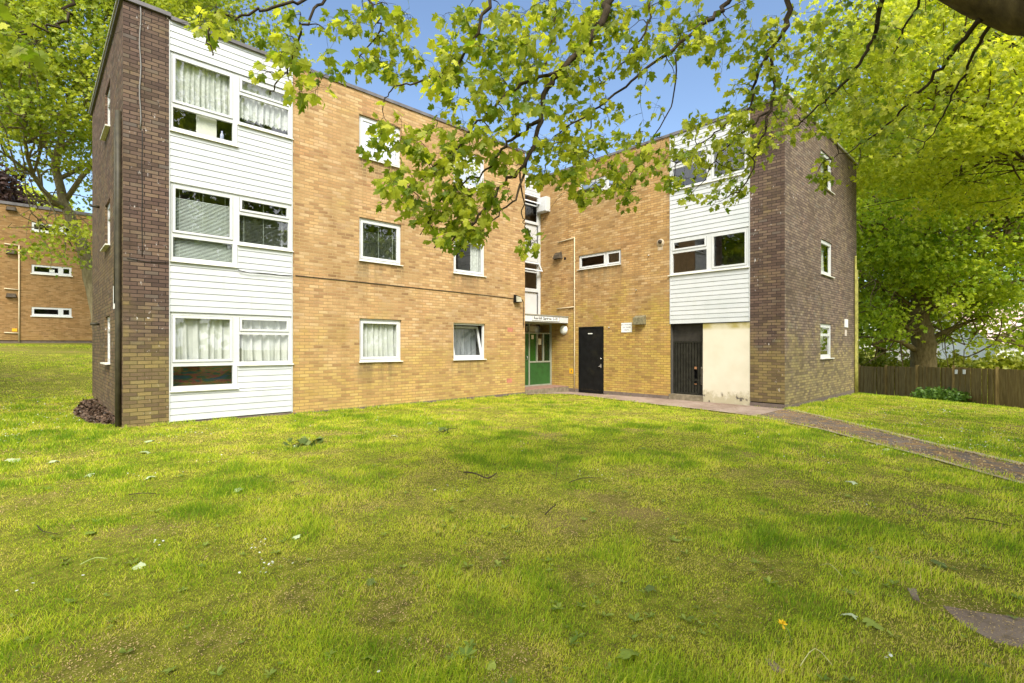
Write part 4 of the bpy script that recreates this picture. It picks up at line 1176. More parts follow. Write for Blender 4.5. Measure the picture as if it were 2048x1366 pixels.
def bent(a, b, rs, k=7, sag=.0, wob=.06):
    a = Vector(a); b = Vector(b); L_ = (b - a).length
    pts = []
    o1 = Vector(rs.normal(size=3)) * wob * L_; o2 = Vector(rs.normal(size=3)) * wob * .5 * L_
    for i in range(k):
        f = i / (k - 1)
        p = a.lerp(b, f) + o1 * math.sin(f * math.pi) + o2 * math.sin(2 * f * math.pi)
        p.z -= sag * L_ * (f * f - f) * -1 * -1 if False else 0
        p.z += sag * L_ * math.sin(f * math.pi)
        pts.append(p)
    return pts

def tree(name, label, base, trunk, r0, crown_c, crown_r, nclump, per, leaf, mat, bmat, seed, cat='tree', group=None, hollow=.35, holes=.5, flat=.5, spread=.5, nlimb=9,
         extra=(), up=.55, tmpl=None, low=None, hs=2.6, more=None, clear=None):
    """trunk: list of points from the base up; crown: an ellipsoid broken by gaps; every limb runs from the trunk to clumps of leaves"""
    rs = np.random.RandomState(seed)
    root = thing(name, label, cat, tuple(base), group)
    P = [Vector(base)] + [Vector(p) for p in trunk]
    # smooth trunk
    tp = []; tr = []
    n = len(P)
    for i in range(n - 1):
        for j in range(5):
            f = j / 5; tp.append(P[i].lerp(P[i + 1], f) + Vector(rs.normal(size=3)) * r0 * .06); tr.append(0)
    tp.append(P[-1])
    m_ = len(tp)
    rad = [r0 * (1.25 if i == 0 else 1.0) * (1 - .78 * (i / (m_ - 1)) ** 1.1) for i in range(m_)]
    w = MB(); w.tube(tp, rad, 12); under(w.build('trunk', bmat), root)
    cc = np.array(crown_c, float); cr = np.array(crown_r, float)
    # clump centres in the crown, denser to the outside, with gaps
    C = []
    while len(C) < nclump:
        d = randdir(rs, 400); q = (hollow + (1 - hollow) * rs.uniform(0, 1, 400) ** .6)[:, None]
        p = cc + d * q * cr * (1 + .22 * np.sin(d[:, :1] * 5 + seed) * np.cos(d[:, 1:2] * 4 + d[:, 2:] * 6))
        g = vnoise(p[:, 0] + p[:, 2] * .7, p[:, 1] - p[:, 2] * .6, hs) + .4 * vnoise(p[:, 0] - p[:, 1], p[:, 2], hs * .45)
        keep = g > holes
        if low is not None:
            keep &= p[:, 2] > low
        C.extend(p[keep].tolist())
    C = np.array(C[:nclump])
    if clear is not None:
        C = C[~clear(C)]
    if more is not None:
        C = np.concatenate([C, more])
    # limbs to groups of clumps
    cent = C[rs.choice(len(C), nlimb, False)]
    for _ in range(4):
        a = np.argmin(((C[:, None] - cent[None]) ** 2).sum(-1), 1)
        cent = np.array([C[a == i].mean(0) if (a == i).any() else cent[i] for i in range(nlimb)])
    tpn = np.array([tuple(p) for p in tp])
    tw = MB()
    for i in range(nlimb):
        tgt = cent[i]
        hd = np.linalg.norm(tpn[:, :2] - tgt[:2], axis=1)
        want = tgt[2] - hd * .75
        j = int(np.argmin(np.abs(tpn[:, 2] - want) + (tpn[:, 2] < P[0].z + .22 * (P[-1].z - P[0].z)) * 4)); j = max(2, min(j, m_ - 1))
        pts = bent(tp[j], tgt, rs, 8, .10, .07)
        rr = min(rad[j] * .62, .035 + .02 * (Vector(tgt) - tp[j]).length)
        w = MB(); w.tube(pts, [rr * (1 - .75 * k / 7) for k in range(8)], 7); under(w.build('limb', bmat), root)
        mine = C[a == i]
        for c in mine[rs.permutation(len(mine))[:26]]:
            k = rs.randint(2, 8)
            bp = bent(pts[k], c, rs, 5, .06, .1)
            tw.tube(bp, [rr * .34 * (1 - .8 * q / 4) + .006 for q in range(5)], 4, False)
    for (pa, pb, rr) in extra:
        pts = bent(pa, pb, rs, 9, .05, .06)
        w = MB(); w.tube(pts, [rr * (1 - .7 * k / 8) for k in range(9)], 8); under(w.build('limb', bmat), root)
        for _ in range(10):
            k = rs.randint(3, 9); tw.tube(bent(pts[k], pts[k] + Vector(rs.normal(size=3)) * 1.2, rs, 5, .0, .1), [rr * .3 * (1 - .8 * q / 4) + .006 for q in range(5)], 4, False)
    under(tw.build('twig', bmat), root)
    T, F = tmpl or (LF_T, LF_F)
    V, Fc, tint = crown_leaves(rs, C, per, spread, leaf, T, F, up, flat)
    under(bulk('crown', V, Fc, mat, col=tint), root)
    return root

# ------------------------------------------------------------------ background trees
tb = at(1842, 745, 28); tb.z = g1(tb.x, tb.y)
def up_(p, lat, dep, z):
    return (p.x + RT[0] * lat + VW[0] * dep, p.y + RT[1] * lat + VW[1] * dep, p.z + z)
ex = []
for (px, py, px2, py2, r_) in ((1850, 690, 1960, 635, .17), (1855, 615, 2010, 600, .16), (1855, 600, 2040, 575, .12), (1830, 700, 1745, 690, .17), (1830, 668, 1760, 630, .14), (1850, 575, 1960, 470, .16), (1840, 560, 1770, 440, .14), (1856, 650, 1930, 690, .06), (1830, 620, 1750, 560, .08), (2060, 700, 1985, 690, .12)):
    ex.append((tuple(at(px, py, 28)), tuple(at(px2, py2, 27.0)), r_))
tree('sycamore_tree', 'tall sycamore with thick pale trunk and spreading limbs behind the fence', tb,
     [up_(tb, .15, 0, 2.2), up_(tb, 0, .1, 4.4), up_(tb, .1, 0, 7), up_(tb, -.1, .3, 10.5), up_(tb, .3, .5, 15)], .66,
     up_(tb, 1.2, .5, 10.3), (7.6, 7.2, 8.6), 1150, 62, .185, SYC, BARKM, 7, holes=.665, hollow=.30, flat=.40, spread=.55, nlimb=16, extra=ex, low=tb.z + 2.6, hs=2.2,
     clear=lambda C: (np.abs((C[:, 0] - tb.x) * RT[0] + (C[:, 1] - tb.y) * RT[1]) < 1.5) & ((C[:, 0] - tb.x) * VW[0] + (C[:, 1] - tb.y) * VW[1] < .5) & (C[:, 2] < tb.z + 5.4))
tb2 = rel(20.5, 15.5, 0); tb2.z = g1(tb2.x, tb2.y)
tree('lime_tree', 'yellow-green tree at upper right whose crown overhangs the far end wall', tb2,
     [up_(tb2, -.3, 0, 3), up_(tb2, -.8, 0, 6), up_(tb2, -1.2, .3, 11)], .24,
     up_(tb2, -5.0, 2.5, 11.8), (6.2, 5.2, 4.4), 400, 72, .15, LIME, BARK, 12, holes=.66, flat=.45, spread=.5, nlimb=6, hs=2.0)
tb3 = at(1760, 760, 38); tb3.z = -1.2
tree('woodland_tree', 'dark green tree between the end wall and the thick trunk', tb3,
     [up_(tb3, .2, 0, 4), up_(tb3, 0, 0, 9)], .35, up_(tb3, -.5, 0, 8.5), (5.5, 5, 7.4), 230, 60, .26, leafmat('dark_tree_leaf', (.09, .19, .010), (.38, .48, .04), .5), BARK, 15, holes=.5, nlimb=9, spread=.7, group='trees beyond the fence')
tb4 = at(2105, 760, 36); tb4.z = -1.2
tree('woodland_tree', 'dark green tree at the right edge beyond the low white house', tb4,
     [up_(tb4, .2, 0, 4), up_(tb4, 0, 0, 9)], .35, up_(tb4, 0, 0, 8), (6, 5, 6), 170, 60, .26, SYC, BARK, 16, holes=.62, nlimb=9, spread=.7, group='trees beyond the fence')
# the low hanging sprays in front of the far block
rs_ = np.random.RandomState(41)
C_ = np.array([tuple(at(px + rs_.normal() * 7, py + rs_.normal() * 6, 22.5 + rs_.normal() * .5)) for px, py in ((85, 470), (125, 462), (150, 470), (172, 462), (150, 520), (178, 500), (45, 492), (95, 505), (170, 420), (140, 440))])
tl = at(208, 640, 23.5); tl.z = g1(tl.x, tl.y)
d_ = 23.5
tree('sycamore_tree', 'leaning pale-trunked tree rising behind the left corner of the block', tl,
     [tuple(at(186, 575, d_)), tuple(at(160, 480, d_)), tuple(at(128, 405, d_)), tuple(at(110, 330, d_)), tuple(at(140, 200, d_)), tuple(at(190, 60, d_))], .30,
     tuple(at(215, 85, d_ + .5)), (8.0, 7.0, 7.2), 1050, 70, .155, LEFTT, BARKL, 23, holes=.62, hollow=.25, flat=.42, spread=.55, nlimb=15,
     extra=[(tuple(at(165, 500, d_)), tuple(at(75, 440, d_ - 1)), .09), (tuple(at(135, 420, d_)), tuple(at(60, 395, d_ - 1)), .09)], low=tl.z + 8.2, hs=2.3, more=C_)
tp_ = at(-75, 700, 34); tp_.z = g1(tp_.x, tp_.y)
tree('copper_beech', 'purple-leaved tree at the far left edge of the picture', tp_, [up_(tp_, 0, 0, 4), up_(tp_, 0, 0, 9)], .3, up_(tp_, 0, 0, 9.2), (3.6, 3.5, 4.2), 200, 26, .30, PURP, BARK, 31, holes=.4, spread=.5, nlimb=6)
tp_ = at(70, 600, 55); tp_.z = 1.8
tree('woodland_tree', 'sunlit yellow-green tree top showing above the distant block roof', tp_, [up_(tp_, 0, 0, 5), up_(tp_, 0, 0, 11)], .3, up_(tp_, 0, 0, 12.2), (3.6, 4, 4.6), 200, 24, .4, LIME, BARK, 32, holes=.4, spread=.7, nlimb=6)
# trees behind the camera: seen only as reflections in the windows
tr_ = Vector((5.5, -13, 0)); tr_.z = g1(5.5, -13)
tree('reflected_tree', 'broad tree behind the camera, mirrored in the left window panes', tr_, [up_(tr_, 0, 0, 3), up_(tr_, 0, 0, 8)], .4, up_(tr_, 0, 0, 10.5), (8, 6, 8.5), 620, 16, .5, SYC, BARK, 51, holes=.5, spread=.8, nlimb=8, tmpl=(QD_T, QD_F), group='trees behind the camera')
tr_ = Vector((-4.5, -12, 0)); tr_.z = g1(-4.5, -12)
tree('reflected_tree', 'spreading tree behind the camera, mirrored in the boarded bay windows', tr_, [up_(tr_, 0, 0, 3), up_(tr_, 0, 0, 8)], .4, up_(tr_, 0, 0, 9.5), (8, 5, 8.5), 620, 16, .5, SYC, BARK, 53, holes=.5, spread=.8, nlimb=8, tmpl=(QD_T, QD_F), group='trees behind the camera')
tr_ = Vector((-9, 14.8, 0)); tr_.z = g1(-9, 14.8)
tree('reflected_tree', 'tree beyond the left of the picture, mirrored in the side wing window', tr_, [up_(tr_, 0, 0, 3), up_(tr_, 0, 0, 8)], .35, up_(tr_, 0, 0, 8), (5, 5, 6.5), 320, 16, .5, SYC, BARK, 54, holes=.4, spread=.8, nlimb=7, tmpl=(QD_T, QD_F), group='trees behind the camera')
tr_ = Vector((22.5, -15, 0)); tr_.z = -.8
tree('reflected_tree', 'rounded tree behind the camera, mirrored in the top floor window', tr_, [up_(tr_, 0, 0, 3), up_(tr_, 0, 0, 8)], .4, up_(tr_, 0, 0, 8.2), (6, 6, 6), 360, 16, .5, SYC, BARK, 52, holes=.35, spread=.8, nlimb=8, tmpl=(QD_T, QD_F), group='trees behind the camera')

# shrub under the fence and a pale hedge behind it
rs_ = np.random.RandomState(61)
C_ = np.array([tuple(at(px, 0, k) * 1.0) for px, k in zip(rs_.uniform(1845, 1955, 90), rs_.uniform(20.3, 21.5, 90))])
C_[:, 2] = gz(C_[:, 0], C_[:, 1]) + rs_.uniform(.02, .34, 90) * (1 - np.abs(np.linspace(-1, 1, 90)) * .0)
V_, F_, t_ = crown_leaves(rs_, C_, 30, .16, .12, LF_T, LF_F, .5, .6)
sb_ = at(1895, 0, 21); sh = thing('shrub', 'low dark green shrub sprawling at the foot of the fence', 'shrub', (sb_.x, sb_.y, g1(sb_.x, sb_.y)))
under(bulk('foliage', V_, F_, DKLF, col=t_), sh)
hx = [at(px, 0, 33) for px in np.linspace(1700, 2160, 70)]
C_ = np.concatenate([np.array([(p.x, p.y, 0)] * 4) for p in hx]) + rs_.normal(size=(280, 3)) * .35
C_[:, 2] = -1.2 + rs_.uniform(.1, 1.95, 280)
V_, F_, t_ = crown_leaves(rs_, C_, 22, .35, .26, LF_T, LF_F, .5, .7)
he = thing('hedge', 'yellowish hedge running behind the board fence', 'hedge', (hx[35].x, hx[35].y, -1.2))
under(bulk('foliage', V_, F_, HEDGE, col=t_), he)

# ------------------------------------------------------------------ the maple the camera stands under
rs = np.random.RandomState(77)
mb_ = rel(4.7, 2.3, 0); mb_.z = g1(mb_.x, mb_.y)
map_ = thing('maple_tree', 'big maple whose leafy branches hang across the top of the view', 'tree', tuple(mb_))
w = MB(); w.tube([mb_, mb_ + Vector((0, 0, .4)), rel(4.65, 2.35, 1.8), rel(4.55, 2.5, 3.2), rel(4.6, 2.4, 5.2), rel(4.4, 2.2, 8)], [.42, .34, .30, .28, .22, .12], 14)
under(w.build('trunk', BARK), map_)
lp = [rel(4.55, 2.5, 3.15), rel(4.35, 3.2, 3.80), at(2070, -12, 4.0), at(1975, -42, 4.15), at(1860, -85, 4.3), at(1700, -130, 4.4), at(1500, -150, 4.4), at(1250, -160, 4.3), at(1000, -190, 4.2), at(760, -230, 4.1)]
w = MB(); w.tube(lp, [.30, .29, .285, .255, .20, .16, .13, .10, .07, .04], 12); under(w.build('limb', BARK), map_)
l2 = [rel(4.45, 2.3, 5.6), rel(3.0, 2.8, 6.2), rel(1.2, 3.0, 6.2), rel(-.6, 3.2, 5.9), rel(-2.4, 3.4, 5.4)]
w = MB(); w.tube(l2, [.14, .12, .09, .06, .035], 10); under(w.build('limb', BARK), map_)
nodes = []          # every branch point new twigs can leave from
def path3(pts):
    return [at(px, py, k) for px, py, k in pts]
def smooth(pts, sub=5):
    out_ = []
    for i in range(len(pts) - 1):
        p0 = pts[max(i - 1, 0)]; p1 = pts[i]; p2 = pts[i + 1]; p3 = pts[min(i + 2, len(pts) - 1)]
        for j in range(sub):
            f = j / sub
            out_.append(.5 * ((2 * p1) + (p2 - p0) * f + (2 * p0 - 5 * p1 + 4 * p2 - p3) * f * f + (3 * p1 - p0 - 3 * p2 + p3) * f ** 3))
    out_.append(pts[-1]); return out_
BR = [  # (points (px, py, distance)), start and end thickness
    ([(1255, -155, 4.3), (1228, -40, 4.25), (1214, 20, 4.2), (1192, 60, 4.15), (1130, 135, 4.1), (1090, 190, 4.1), (1076, 255, 4.1), (1052, 325, 4.1), (1008, 368, 4.1), (958, 432, 4.1), (922, 470, 4.1), (868, 496, 4.1)], .034, .004),
    ([(1130, 135, 4.1), (1045, 168, 4.0), (1000, 205, 3.95), (955, 245, 3.9), (905, 305, 3.9), (850, 350, 3.9), (812, 385, 3.9)], .013, .003),
    ([(1080, 240, 4.1), (1050, 262, 4.15), (1010, 290, 4.2), (990, 325, 4.2), (940, 360, 4.2), (880, 400, 4.2), (840, 470, 4.2)], .014, .003),
    ([(1052, 325, 4.1), (1030, 400, 4.0), (985, 440, 4.0), (950, 470, 4.0), (925, 490, 4.0)], .009, .002),
    ([(1040, 345, 4.1), (1045, 420, 4.15), (1050, 450, 4.15), (1062, 490, 4.15)], .006, .002),
    ([(1510, -150, 4.4), (1478, -30, 4.4), (1440, 22, 4.4), (1398, 55, 4.4), (1330, 110, 4.4), (1260, 165, 4.4), (1185, 222, 4.4), (1120, 262, 4.4), (1090, 330, 4.4)], .022, .003),
    ([(1640, -135, 4.4), (1590, -20, 4.6), (1566, 60, 4.7), (1541, 98, 4.75), (1551, 150, 4.8), (1540, 220, 4.8), (1522, 285, 4.8), (1505, 335, 4.8), (1478, 385, 4.8)], .026, .004),
    ([(1543, 100, 4.75), (1510, 165, 4.9), (1502, 210, 4.9), (1450, 250, 5.0), (1400, 290, 5.0), (1350, 330, 5.0)], .014, .003),
    ([(1540, 220, 4.8), (1500, 250, 4.9), (1440, 310, 5.0), (1410, 360, 5.0)], .010, .003),
    ([(1800, -105, 4.3), (1770, -10, 4.6), (1745, 80, 4.8), (1718, 128, 4.9), (1672, 182, 5.0), (1615, 232, 5.1), (1565, 268, 5.2)], .022, .004),
    ([(1960, 40, 4.2), (1905, 105, 4.7), (1850, 172, 5.0), (1800, 226, 5.3), (1755, 268, 5.5), (1700, 300, 5.6), (1648, 322, 5.6)], .018, .003),
    ([(1985, 45, 4.2), (1940, 120, 4.7), (1906, 190, 5.0), (1872, 255, 5.3), (1840, 300, 5.5)], .014, .003),
    ([(1000, -190, 4.2), (990, -60, 4.0), (968, 30, 3.9), (925, 115, 3.9), (862, 160, 3.9), (800, 172, 3.9), (770, 195, 3.9)], .016, .003),
    ([(1000, -190, 4.2), (1100, -40, 4.2), (1105, 60, 4.2), (1085, 150, 4.2)], .012, .003),
    ([(760, -230, 4.1), (700, -80, 3.8), (655, -10, 3.6), (612, 45, 3.5), (590, 110, 3.5), (560, 160, 3.5), (540, 190, 3.5)], .012, .003),
    ([(700, -80, 3.8), (740, 10, 3.8), (760, 60, 3.8), (720, 110, 3.8)], .010, .003),
    ([(655, -10, 3.6), (560, 10, 3.3), (500, 30, 3.2), (440, 35, 3.1), (415, 75, 3.1), (425, 110, 3.1)], .009, .003),
    ([(300, -120, 2.9), (200, -40, 2.7), (148, -8, 2.6), (132, 30, 2.6), (98, 52, 2.55), (55, 60, 2.5), (20, 70, 2.5)], .009, .003),
    ([(760, -230, 4.1), (520, -220, 3.5), (300, -120, 2.9)], .02, .009),
    ([(1310, -150, 4.3), (1300, -20, 4.3), (1290, 60, 4.3), (1240, 130, 4.3), (1190, 170, 4.3)], .012, .003),
    ([(1350, 110, 4.4), (1345, 200, 4.5), (1300, 290, 4.6), (1270, 330, 4.6), (1262, 370, 4.6), (1250, 400, 4.6)], .006, .002),
    ([(1185, 222, 4.4), (1180, 300, 4.4), (1200, 340, 4.4), (1180, 380, 4.4)], .005, .002),
    ([(1860, -85, 4.3), (1840, 0, 4.9), (1800, 70, 5.2), (1780, 130, 5.4)], .016, .004),
]
for pts, ra, rb in BR:
    q = smooth(path3(pts))
    for p in q[1:-1]:
        p += Vector(rs.normal(size=3)) * .012
    w = MB(); n = len(q); w.tube(q, [1.3 * (ra + (rb - ra) * (i / (n - 1)) ** .7) for i in range(n)], 7); under(w.build('branch', TWIG), map_)
    nodes.extend([(p, ra) for p in q[len(q) // 4:]])
# leafy areas: (px, py, rx, ry, clumps, distance, leaf size)
CL = [(820, 300, 95, 75, 26, 3.9, .115), (905, 425, 95, 55, 34, 4.1, .11), (955, 330, 100, 80, 36, 4.1, .11), (1000, 165, 130, 95, 44, 4.0, .115), (870, 105, 120, 85, 32, 3.9, .115),
      (745, 45, 90, 50, 12, 3.8, .115), (600, 40, 90, 45, 6, 3.5, .10), (570, 130, 55, 38, 9, 3.5, .10), (425, 40, 60, 38, 7, 3.1, .08), (1125, 85, 125, 90, 50, 4.2, .11),
      (1165, 215, 90, 70, 24, 4.4, .105), (1105, 320, 70, 50, 22, 4.4, .105), (1290, 60, 140, 75, 46, 4.4, .11), (1210, 330, 80, 55, 20, 4.5, .10), (1285, 300, 60, 60, 12, 4.6, .10),
      (1450, 50, 130, 80, 40, 4.5, .105), (1440, 290, 95, 80, 56, 5.0, .10), (1420, 365, 85, 42, 22, 5.0, .10), (1545, 235, 90, 75, 44, 4.9, .10), (1590, 75, 90, 90, 30, 4.8, .10),
      (1650, 200, 90, 70, 44, 5.2, .10), (1642, 338, 30, 32, 10, 5.6, .10), (1740, 150, 110, 110, 50, 5.3, .10), (1850, 80, 120, 80, 34, 5.2, .10), (1255, 395, 38, 30, 7, 4.6, .10),
      (1062, 490, 16, 14, 4, 4.15, .10), (1170, 385, 45, 22, 8, 4.4, .10), (30, 70, 60, 40, 5, 2.5, .09), (1790, 260, 90, 60, 30, 5.5, .10), (935, 470, 60, 28, 12, 4.0, .11), (800, 380, 40, 60, 9, 3.9, .11),
      (1340, 320, 60, 50, 14, 4.9, .10), (700, 130, 60, 45, 5, 3.8, .115), (1690, 40, 90, 60, 26, 5.0, .10), (1960, 150, 80, 110, 26, 5.4, .10), (1380, 120, 30, 30, 1, 4.5, .10), (1330, 180, 60, 50, 3, 4.5, .10),
      (1480, 170, 70, 60, 18, 4.7, .10), (640, 175, 50, 30, 4, 3.5, .11), (1010, 60, 80, 60, 16, 4.1, .11), (1540, 130, 60, 60, 12, 4.8, .10)]
tw = MB(); LP = []; LA = []; LN = []; LS = []; LT = []
tg = []
for (px, py, rx, ry, n, k, s) in CL:
    for _ in range(int(n * (1.3 if px < 1380 else .86))):
        a = rs.uniform(0, 6.283); q = math.sqrt(rs.uniform(0, 1))
        tg.append((at(px + rx * q * math.cos(a), py + ry * q * math.sin(a), k + rs.normal() * .28), s))
npos = np.array([tuple(p) for p, _ in nodes]); nr_ = np.array([r for _, r in nodes])
tg.sort(key=lambda t: np.min(((npos - np.array(tuple(t[0]))) ** 2).sum(1)))
WIND = Vector((-RT[0], -RT[1], -.25)) * .35
for (p, s) in tg:
    dd = np.linalg.norm(npos - np.array(tuple(p)), axis=1) + .35 * np.maximum(0, p.z - npos[:, 2] + .05)
    j = int(np.argmin(dd)); a = Vector(npos[j])
    L_ = (p - a).length
    pts = bent(a, p, rs, 6, .08, .07)
    r_ = max(.0016, min(nr_[j] * .5, .0055))
    tw.tube(pts, [r_ * (1 - .65 * i / 5) for i in range(6)], 4, False)
    npos = np.vstack([npos, [tuple(x) for x in pts[2:]]]); nr_ = np.append(nr_, [r_ * .8] * 4)
    tint0 = rs.uniform(.05, .75)
    for q in range(rs.randint(5, 9)):
        f = rs.choice([5, 5, 4, 4, 3]); b = Vector(pts[f])
        dr = (Vector(rs.normal(size=3)) * .8 + Vector((0, 0, -.45)) + WIND).normalized()
        pet = b + dr * rs.uniform(.03, .09)
        tw.tube([b, b.lerp(pet, .5) + Vector((0, 0, .006)), pet], [.0011, .0009, .0008], 3, False)
        ax = (dr + Vector((0, 0, -.5)) + WIND + Vector(rs.normal(size=3)) * .35).normalized()
        LP.append(tuple(pet)); LA.append(tuple(ax)); LN.append(tuple(Vector(rs.normal(size=3)) * .75 + Vector((0, 0, .8)) + Vector((-VW[0], -VW[1], 0)) * .3)); LS.append(s * rs.uniform(.36, .78)); LT.append(min(1, max(0, tint0 + rs.normal() * .26)))
under(tw.build('twig', TWIG), map_)
LP, LA, LN, LS, LT = map(np.array, (LP, LA, LN, LS, LT))
VV = []; FF = []; TT = []; n0 = 0
for q in range(5):          # five ways a leaf can cup, fold, twist and stretch
    T_ = MAP_T.copy(); cu_ = (-.4, .5, 1.3, 2.0, .9)[q]; tw_ = (.25, -.35, .1, -.15, .5)[q]; wx = (1., .88, .78, .92, .70)[q]
    T_[:, 2] = T_[:, 2] * cu_ + tw_ * T_[:, 0] * T_[:, 1]; T_[:, 0] *= wx; T_[:, 0] += .12 * tw_ * T_[:, 1] ** 2
    k_ = np.arange(len(LP)) % 5 == q
    v, f = stamp(T_, MAP_F, LP[k_], LA[k_], LN[k_], LS[k_]); VV.append(v); FF.append(f + n0); n0 += len(v); TT.append(np.repeat(LT[k_], len(T_)))
under(bulk('foliage', np.concatenate(VV), np.concatenate(FF), MAPLE, col=np.concatenate(TT)), map_)
# the rest of the crown, above and behind the camera: it shades the lawn and is mirrored in the glass
n = 90
d = randdir(rs, n * 3); c0 = np.array(tuple(rel(3.6, -5.0, 8.6))); C_ = c0 + d * np.array([6.0, 6.0, 3.2]) * (rs.uniform(0, 1, (n * 3, 1)) ** .5)
lat_ = C_[:, 0] * RT[0] + C_[:, 1] * RT[1]; dep_ = C_[:, 0] * VW[0] + C_[:, 1] * VW[1]
ok = ~((dep_ > .3) & ((C_[:, 2] - EYE) < dep_ * .80)) & (C_[:, 2] > 4.6)
C_ = C_[ok][:n]
V_, F_, t_ = crown_leaves(rs, C_, 22, .45, .17, LF_T, LF_F, .5, .6)
under(bulk('upper_crown', V_, F_, MAPLE, col=t_), map_)
for i in range(7):
    c = C_[rs.randint(len(C_))]
    w = MB(); q = bent(rel(4.5, 2.3, 5.0 + .4 * i), c, rs, 7, .08, .06); w.tube(q, [.09 * (1 - .8 * j / 6) for j in range(7)], 7); under(w.build('limb', BARK), map_)

# ------------------------------------------------------------------ lawn cover
rs = np.random.RandomState(90)
def field(n, r0, r1, half=1.08, pw=.5):
    """points scattered over the lawn round the camera; density falls as distance^-(2-pw)"""
    u = rs.uniform(0, 1, n); r = (r0 ** pw + u * (r1 ** pw - r0 ** pw)) ** (1 / pw)
    a = rs.uniform(-half, half, n)
    x = r * (VW[0] * np.cos(a) + RT[0] * np.sin(a)); y = r * (VW[1] * np.cos(a) + RT[1] * np.sin(a))
    return x, y, r
BLD = [(XL - .02, YF - .02), (11.93, YF - .02), (XB - .02, YF), (XB - .02, YE - .02), (21.75, YE - .02), (21.75, 18.4), (XL - .02, 18.4)]
MULCHP = [tuple(ground(px, py).xy) for px, py in ((250, 852), (175, 846), (148, 828), (165, 806), (205, 800))] + [(1.26, 15.5), (1.26, 11.75)]
SLABP = [tuple(ground(px, py).xy) for px, py in ((1885, 1212), (1960, 1225), (2070, 1240), (2090, 1305), (1990, 1285), (1925, 1250))]
def allowed(x, y):
    jx = (vnoise(x, y, .22) - .5) * .26; jy = (vnoise(x + 5, y + 9, .22) - .5) * .26
    return ~(inpoly(x + jx, y + jy, HARD) | inpoly(x, y, BLD))
BARE = [(780, 1160, .30, .55), (860, 1130, .22, .5), (960, 1125, .25, .5), (800, 1215, .25, .5), (690, 1110, .18, .35), (180, 1335, .30, .6), (110, 1355, .2, .5), (430, 1275, .22, .4), (1030, 1010, .45, .35), (1225, 1000, .35, .4),
        (1290, 1050, .45, .4), (620, 1190, .3, .45), (560, 1140, .25, .35), (1330, 1080, .35, .3), (1500, 1130, .3, .3), (1790, 1010, .5, .4), (850, 1290, .2, .4), (1010, 1330, .2, .35), (1900, 1130, .25, .3), (1460, 1210, .2, .3), (50, 758, 2.2, .9), (150, 760, 1.7, .8),
        (1130, 1060, .4, .35), (1990, 1240, .35, .4), (700, 1010, .5, .25), (1650, 905, .6, .25), (330, 1060, .3, .25), (1180, 1160, .25, .3), (820, 985, .5, .25)]
BP = [(ground(px, py), r, s) for px, py, r, s in BARE]
def bareness(x, y):
    b = np.zeros(x.shape)
    wv = .45 + 1.1 * vnoise(x, y, .16)
    for p, r, s in BP:
        d2 = ((x - p.x) ** 2 + (y - p.y) ** 2) / (r * r)
        b = np.maximum(b, s * 2.0 * np.exp(-d2) * wv)
    b = np.maximum(b, np.clip((vnoise(x, y, .9) * .6 + vnoise(x + 9, y - 4, .28) * .55 - .66) * 2.2, 0, .55))
    return np.clip(b, 0, 1)
x, y, r = field(1350000, 1.5, 38)
ok = allowed(x, y) & ~inpoly(x, y, MULCHP) & ~inpoly(x + (vnoise(x, y, .1) - .5) * .22, y + (vnoise(x + 7, y, .1) - .5) * .22, SLABP)
x, y, r = x[ok], y[ok], r[ok]
b = bareness(x, y)
ok = rs.uniform(0, 1, len(x)) > b * .93
x, y, r, b = x[ok], y[ok], r[ok], b[ok]
tuft = vnoise(x, y, .33) * .6 + vnoise(x, y, 1.4) * .5
tuft = np.clip((tuft - .28) * 1.9, .05, 1.1)
h = (.014 + .050 * tuft ** 1.2) * rs.uniform(.55, 1.45, len(x)) * (1 - .65 * b)
long_ = (rs.uniform(0, 1, len(x)) < .02); h[long_] *= 1.8
wd = .0014 * np.maximum(1, (r / 3.2) ** .75) * rs.uniform(.7, 1.4, len(x))
az = rs.uniform(0, 6.283, len(x)); lean = h * rs.uniform(.15, 1.15, len(x)); la = rs.uniform(0, 6.283, len(x)) * .75 + 2.2
z = gz(x, y) - .004
cx, sx = np.cos(az) * wd, np.sin(az) * wd
lx, ly = np.cos(la) * lean, np.sin(la) * lean
n = len(x); V = np.empty((n, 5, 3))
V[:, 0] = np.stack([x - cx, y - sx, z], 1); V[:, 1] = np.stack([x + cx, y + sx, z], 1)
V[:, 2] = np.stack([x - cx * .75 + lx * .35, y - sx * .75 + ly * .35, z + h * .62], 1); V[:, 3] = np.stack([x + cx * .75 + lx * .35, y + sx * .75 + ly * .35, z + h * .62], 1)
V[:, 4] = np.stack([x + lx, y + ly, z + h * np.clip(1.05 - .35 * (lean / h) ** 2, .6, 1)], 1)
o = np.arange(n) * 5
F4 = np.stack([o, o + 1, o + 3, o + 2], 1); F3 = np.stack([o + 2, o + 3, o + 4], 1)
hue = np.clip(.54 - .30 * (tuft - .45) + .3 * (vnoise(x, y, 2.3) - .5) + .7 * (vnoise(x + 3, y, .3) - .5) + rs.normal(size=n) * .24 + .3 * b, 0, 1)
tag(bulk('grass', V.reshape(-1, 3), [F4, F3], GRASS, col=np.repeat(hue, 5)), kind='stuff', label='short patchy yellow-green grass of the lawn', cat='grass')
del V, F4, F3
def lay(x, y, lift, size, T, F, mat, name, label, cat, tilt=.35, tint=None):
    n = len(x); P = np.stack([x, y, gz(x, y) + lift], 1)
    ax = norm(np.stack([rs.normal(size=n), rs.normal(size=n), rs.normal(size=n) * tilt], 1)); nr = norm(np.stack([rs.normal(size=n) * tilt, rs.normal(size=n) * tilt, np.ones(n)], 1))
    V, Fc = stamp(np.asarray(T), F, P, ax, nr, size)
    return tag(bulk(name, V, Fc, mat, col=np.repeat(rs.uniform(0, 1, n) if tint is None else tint, len(T))), kind='stuff', label=label, cat=cat)
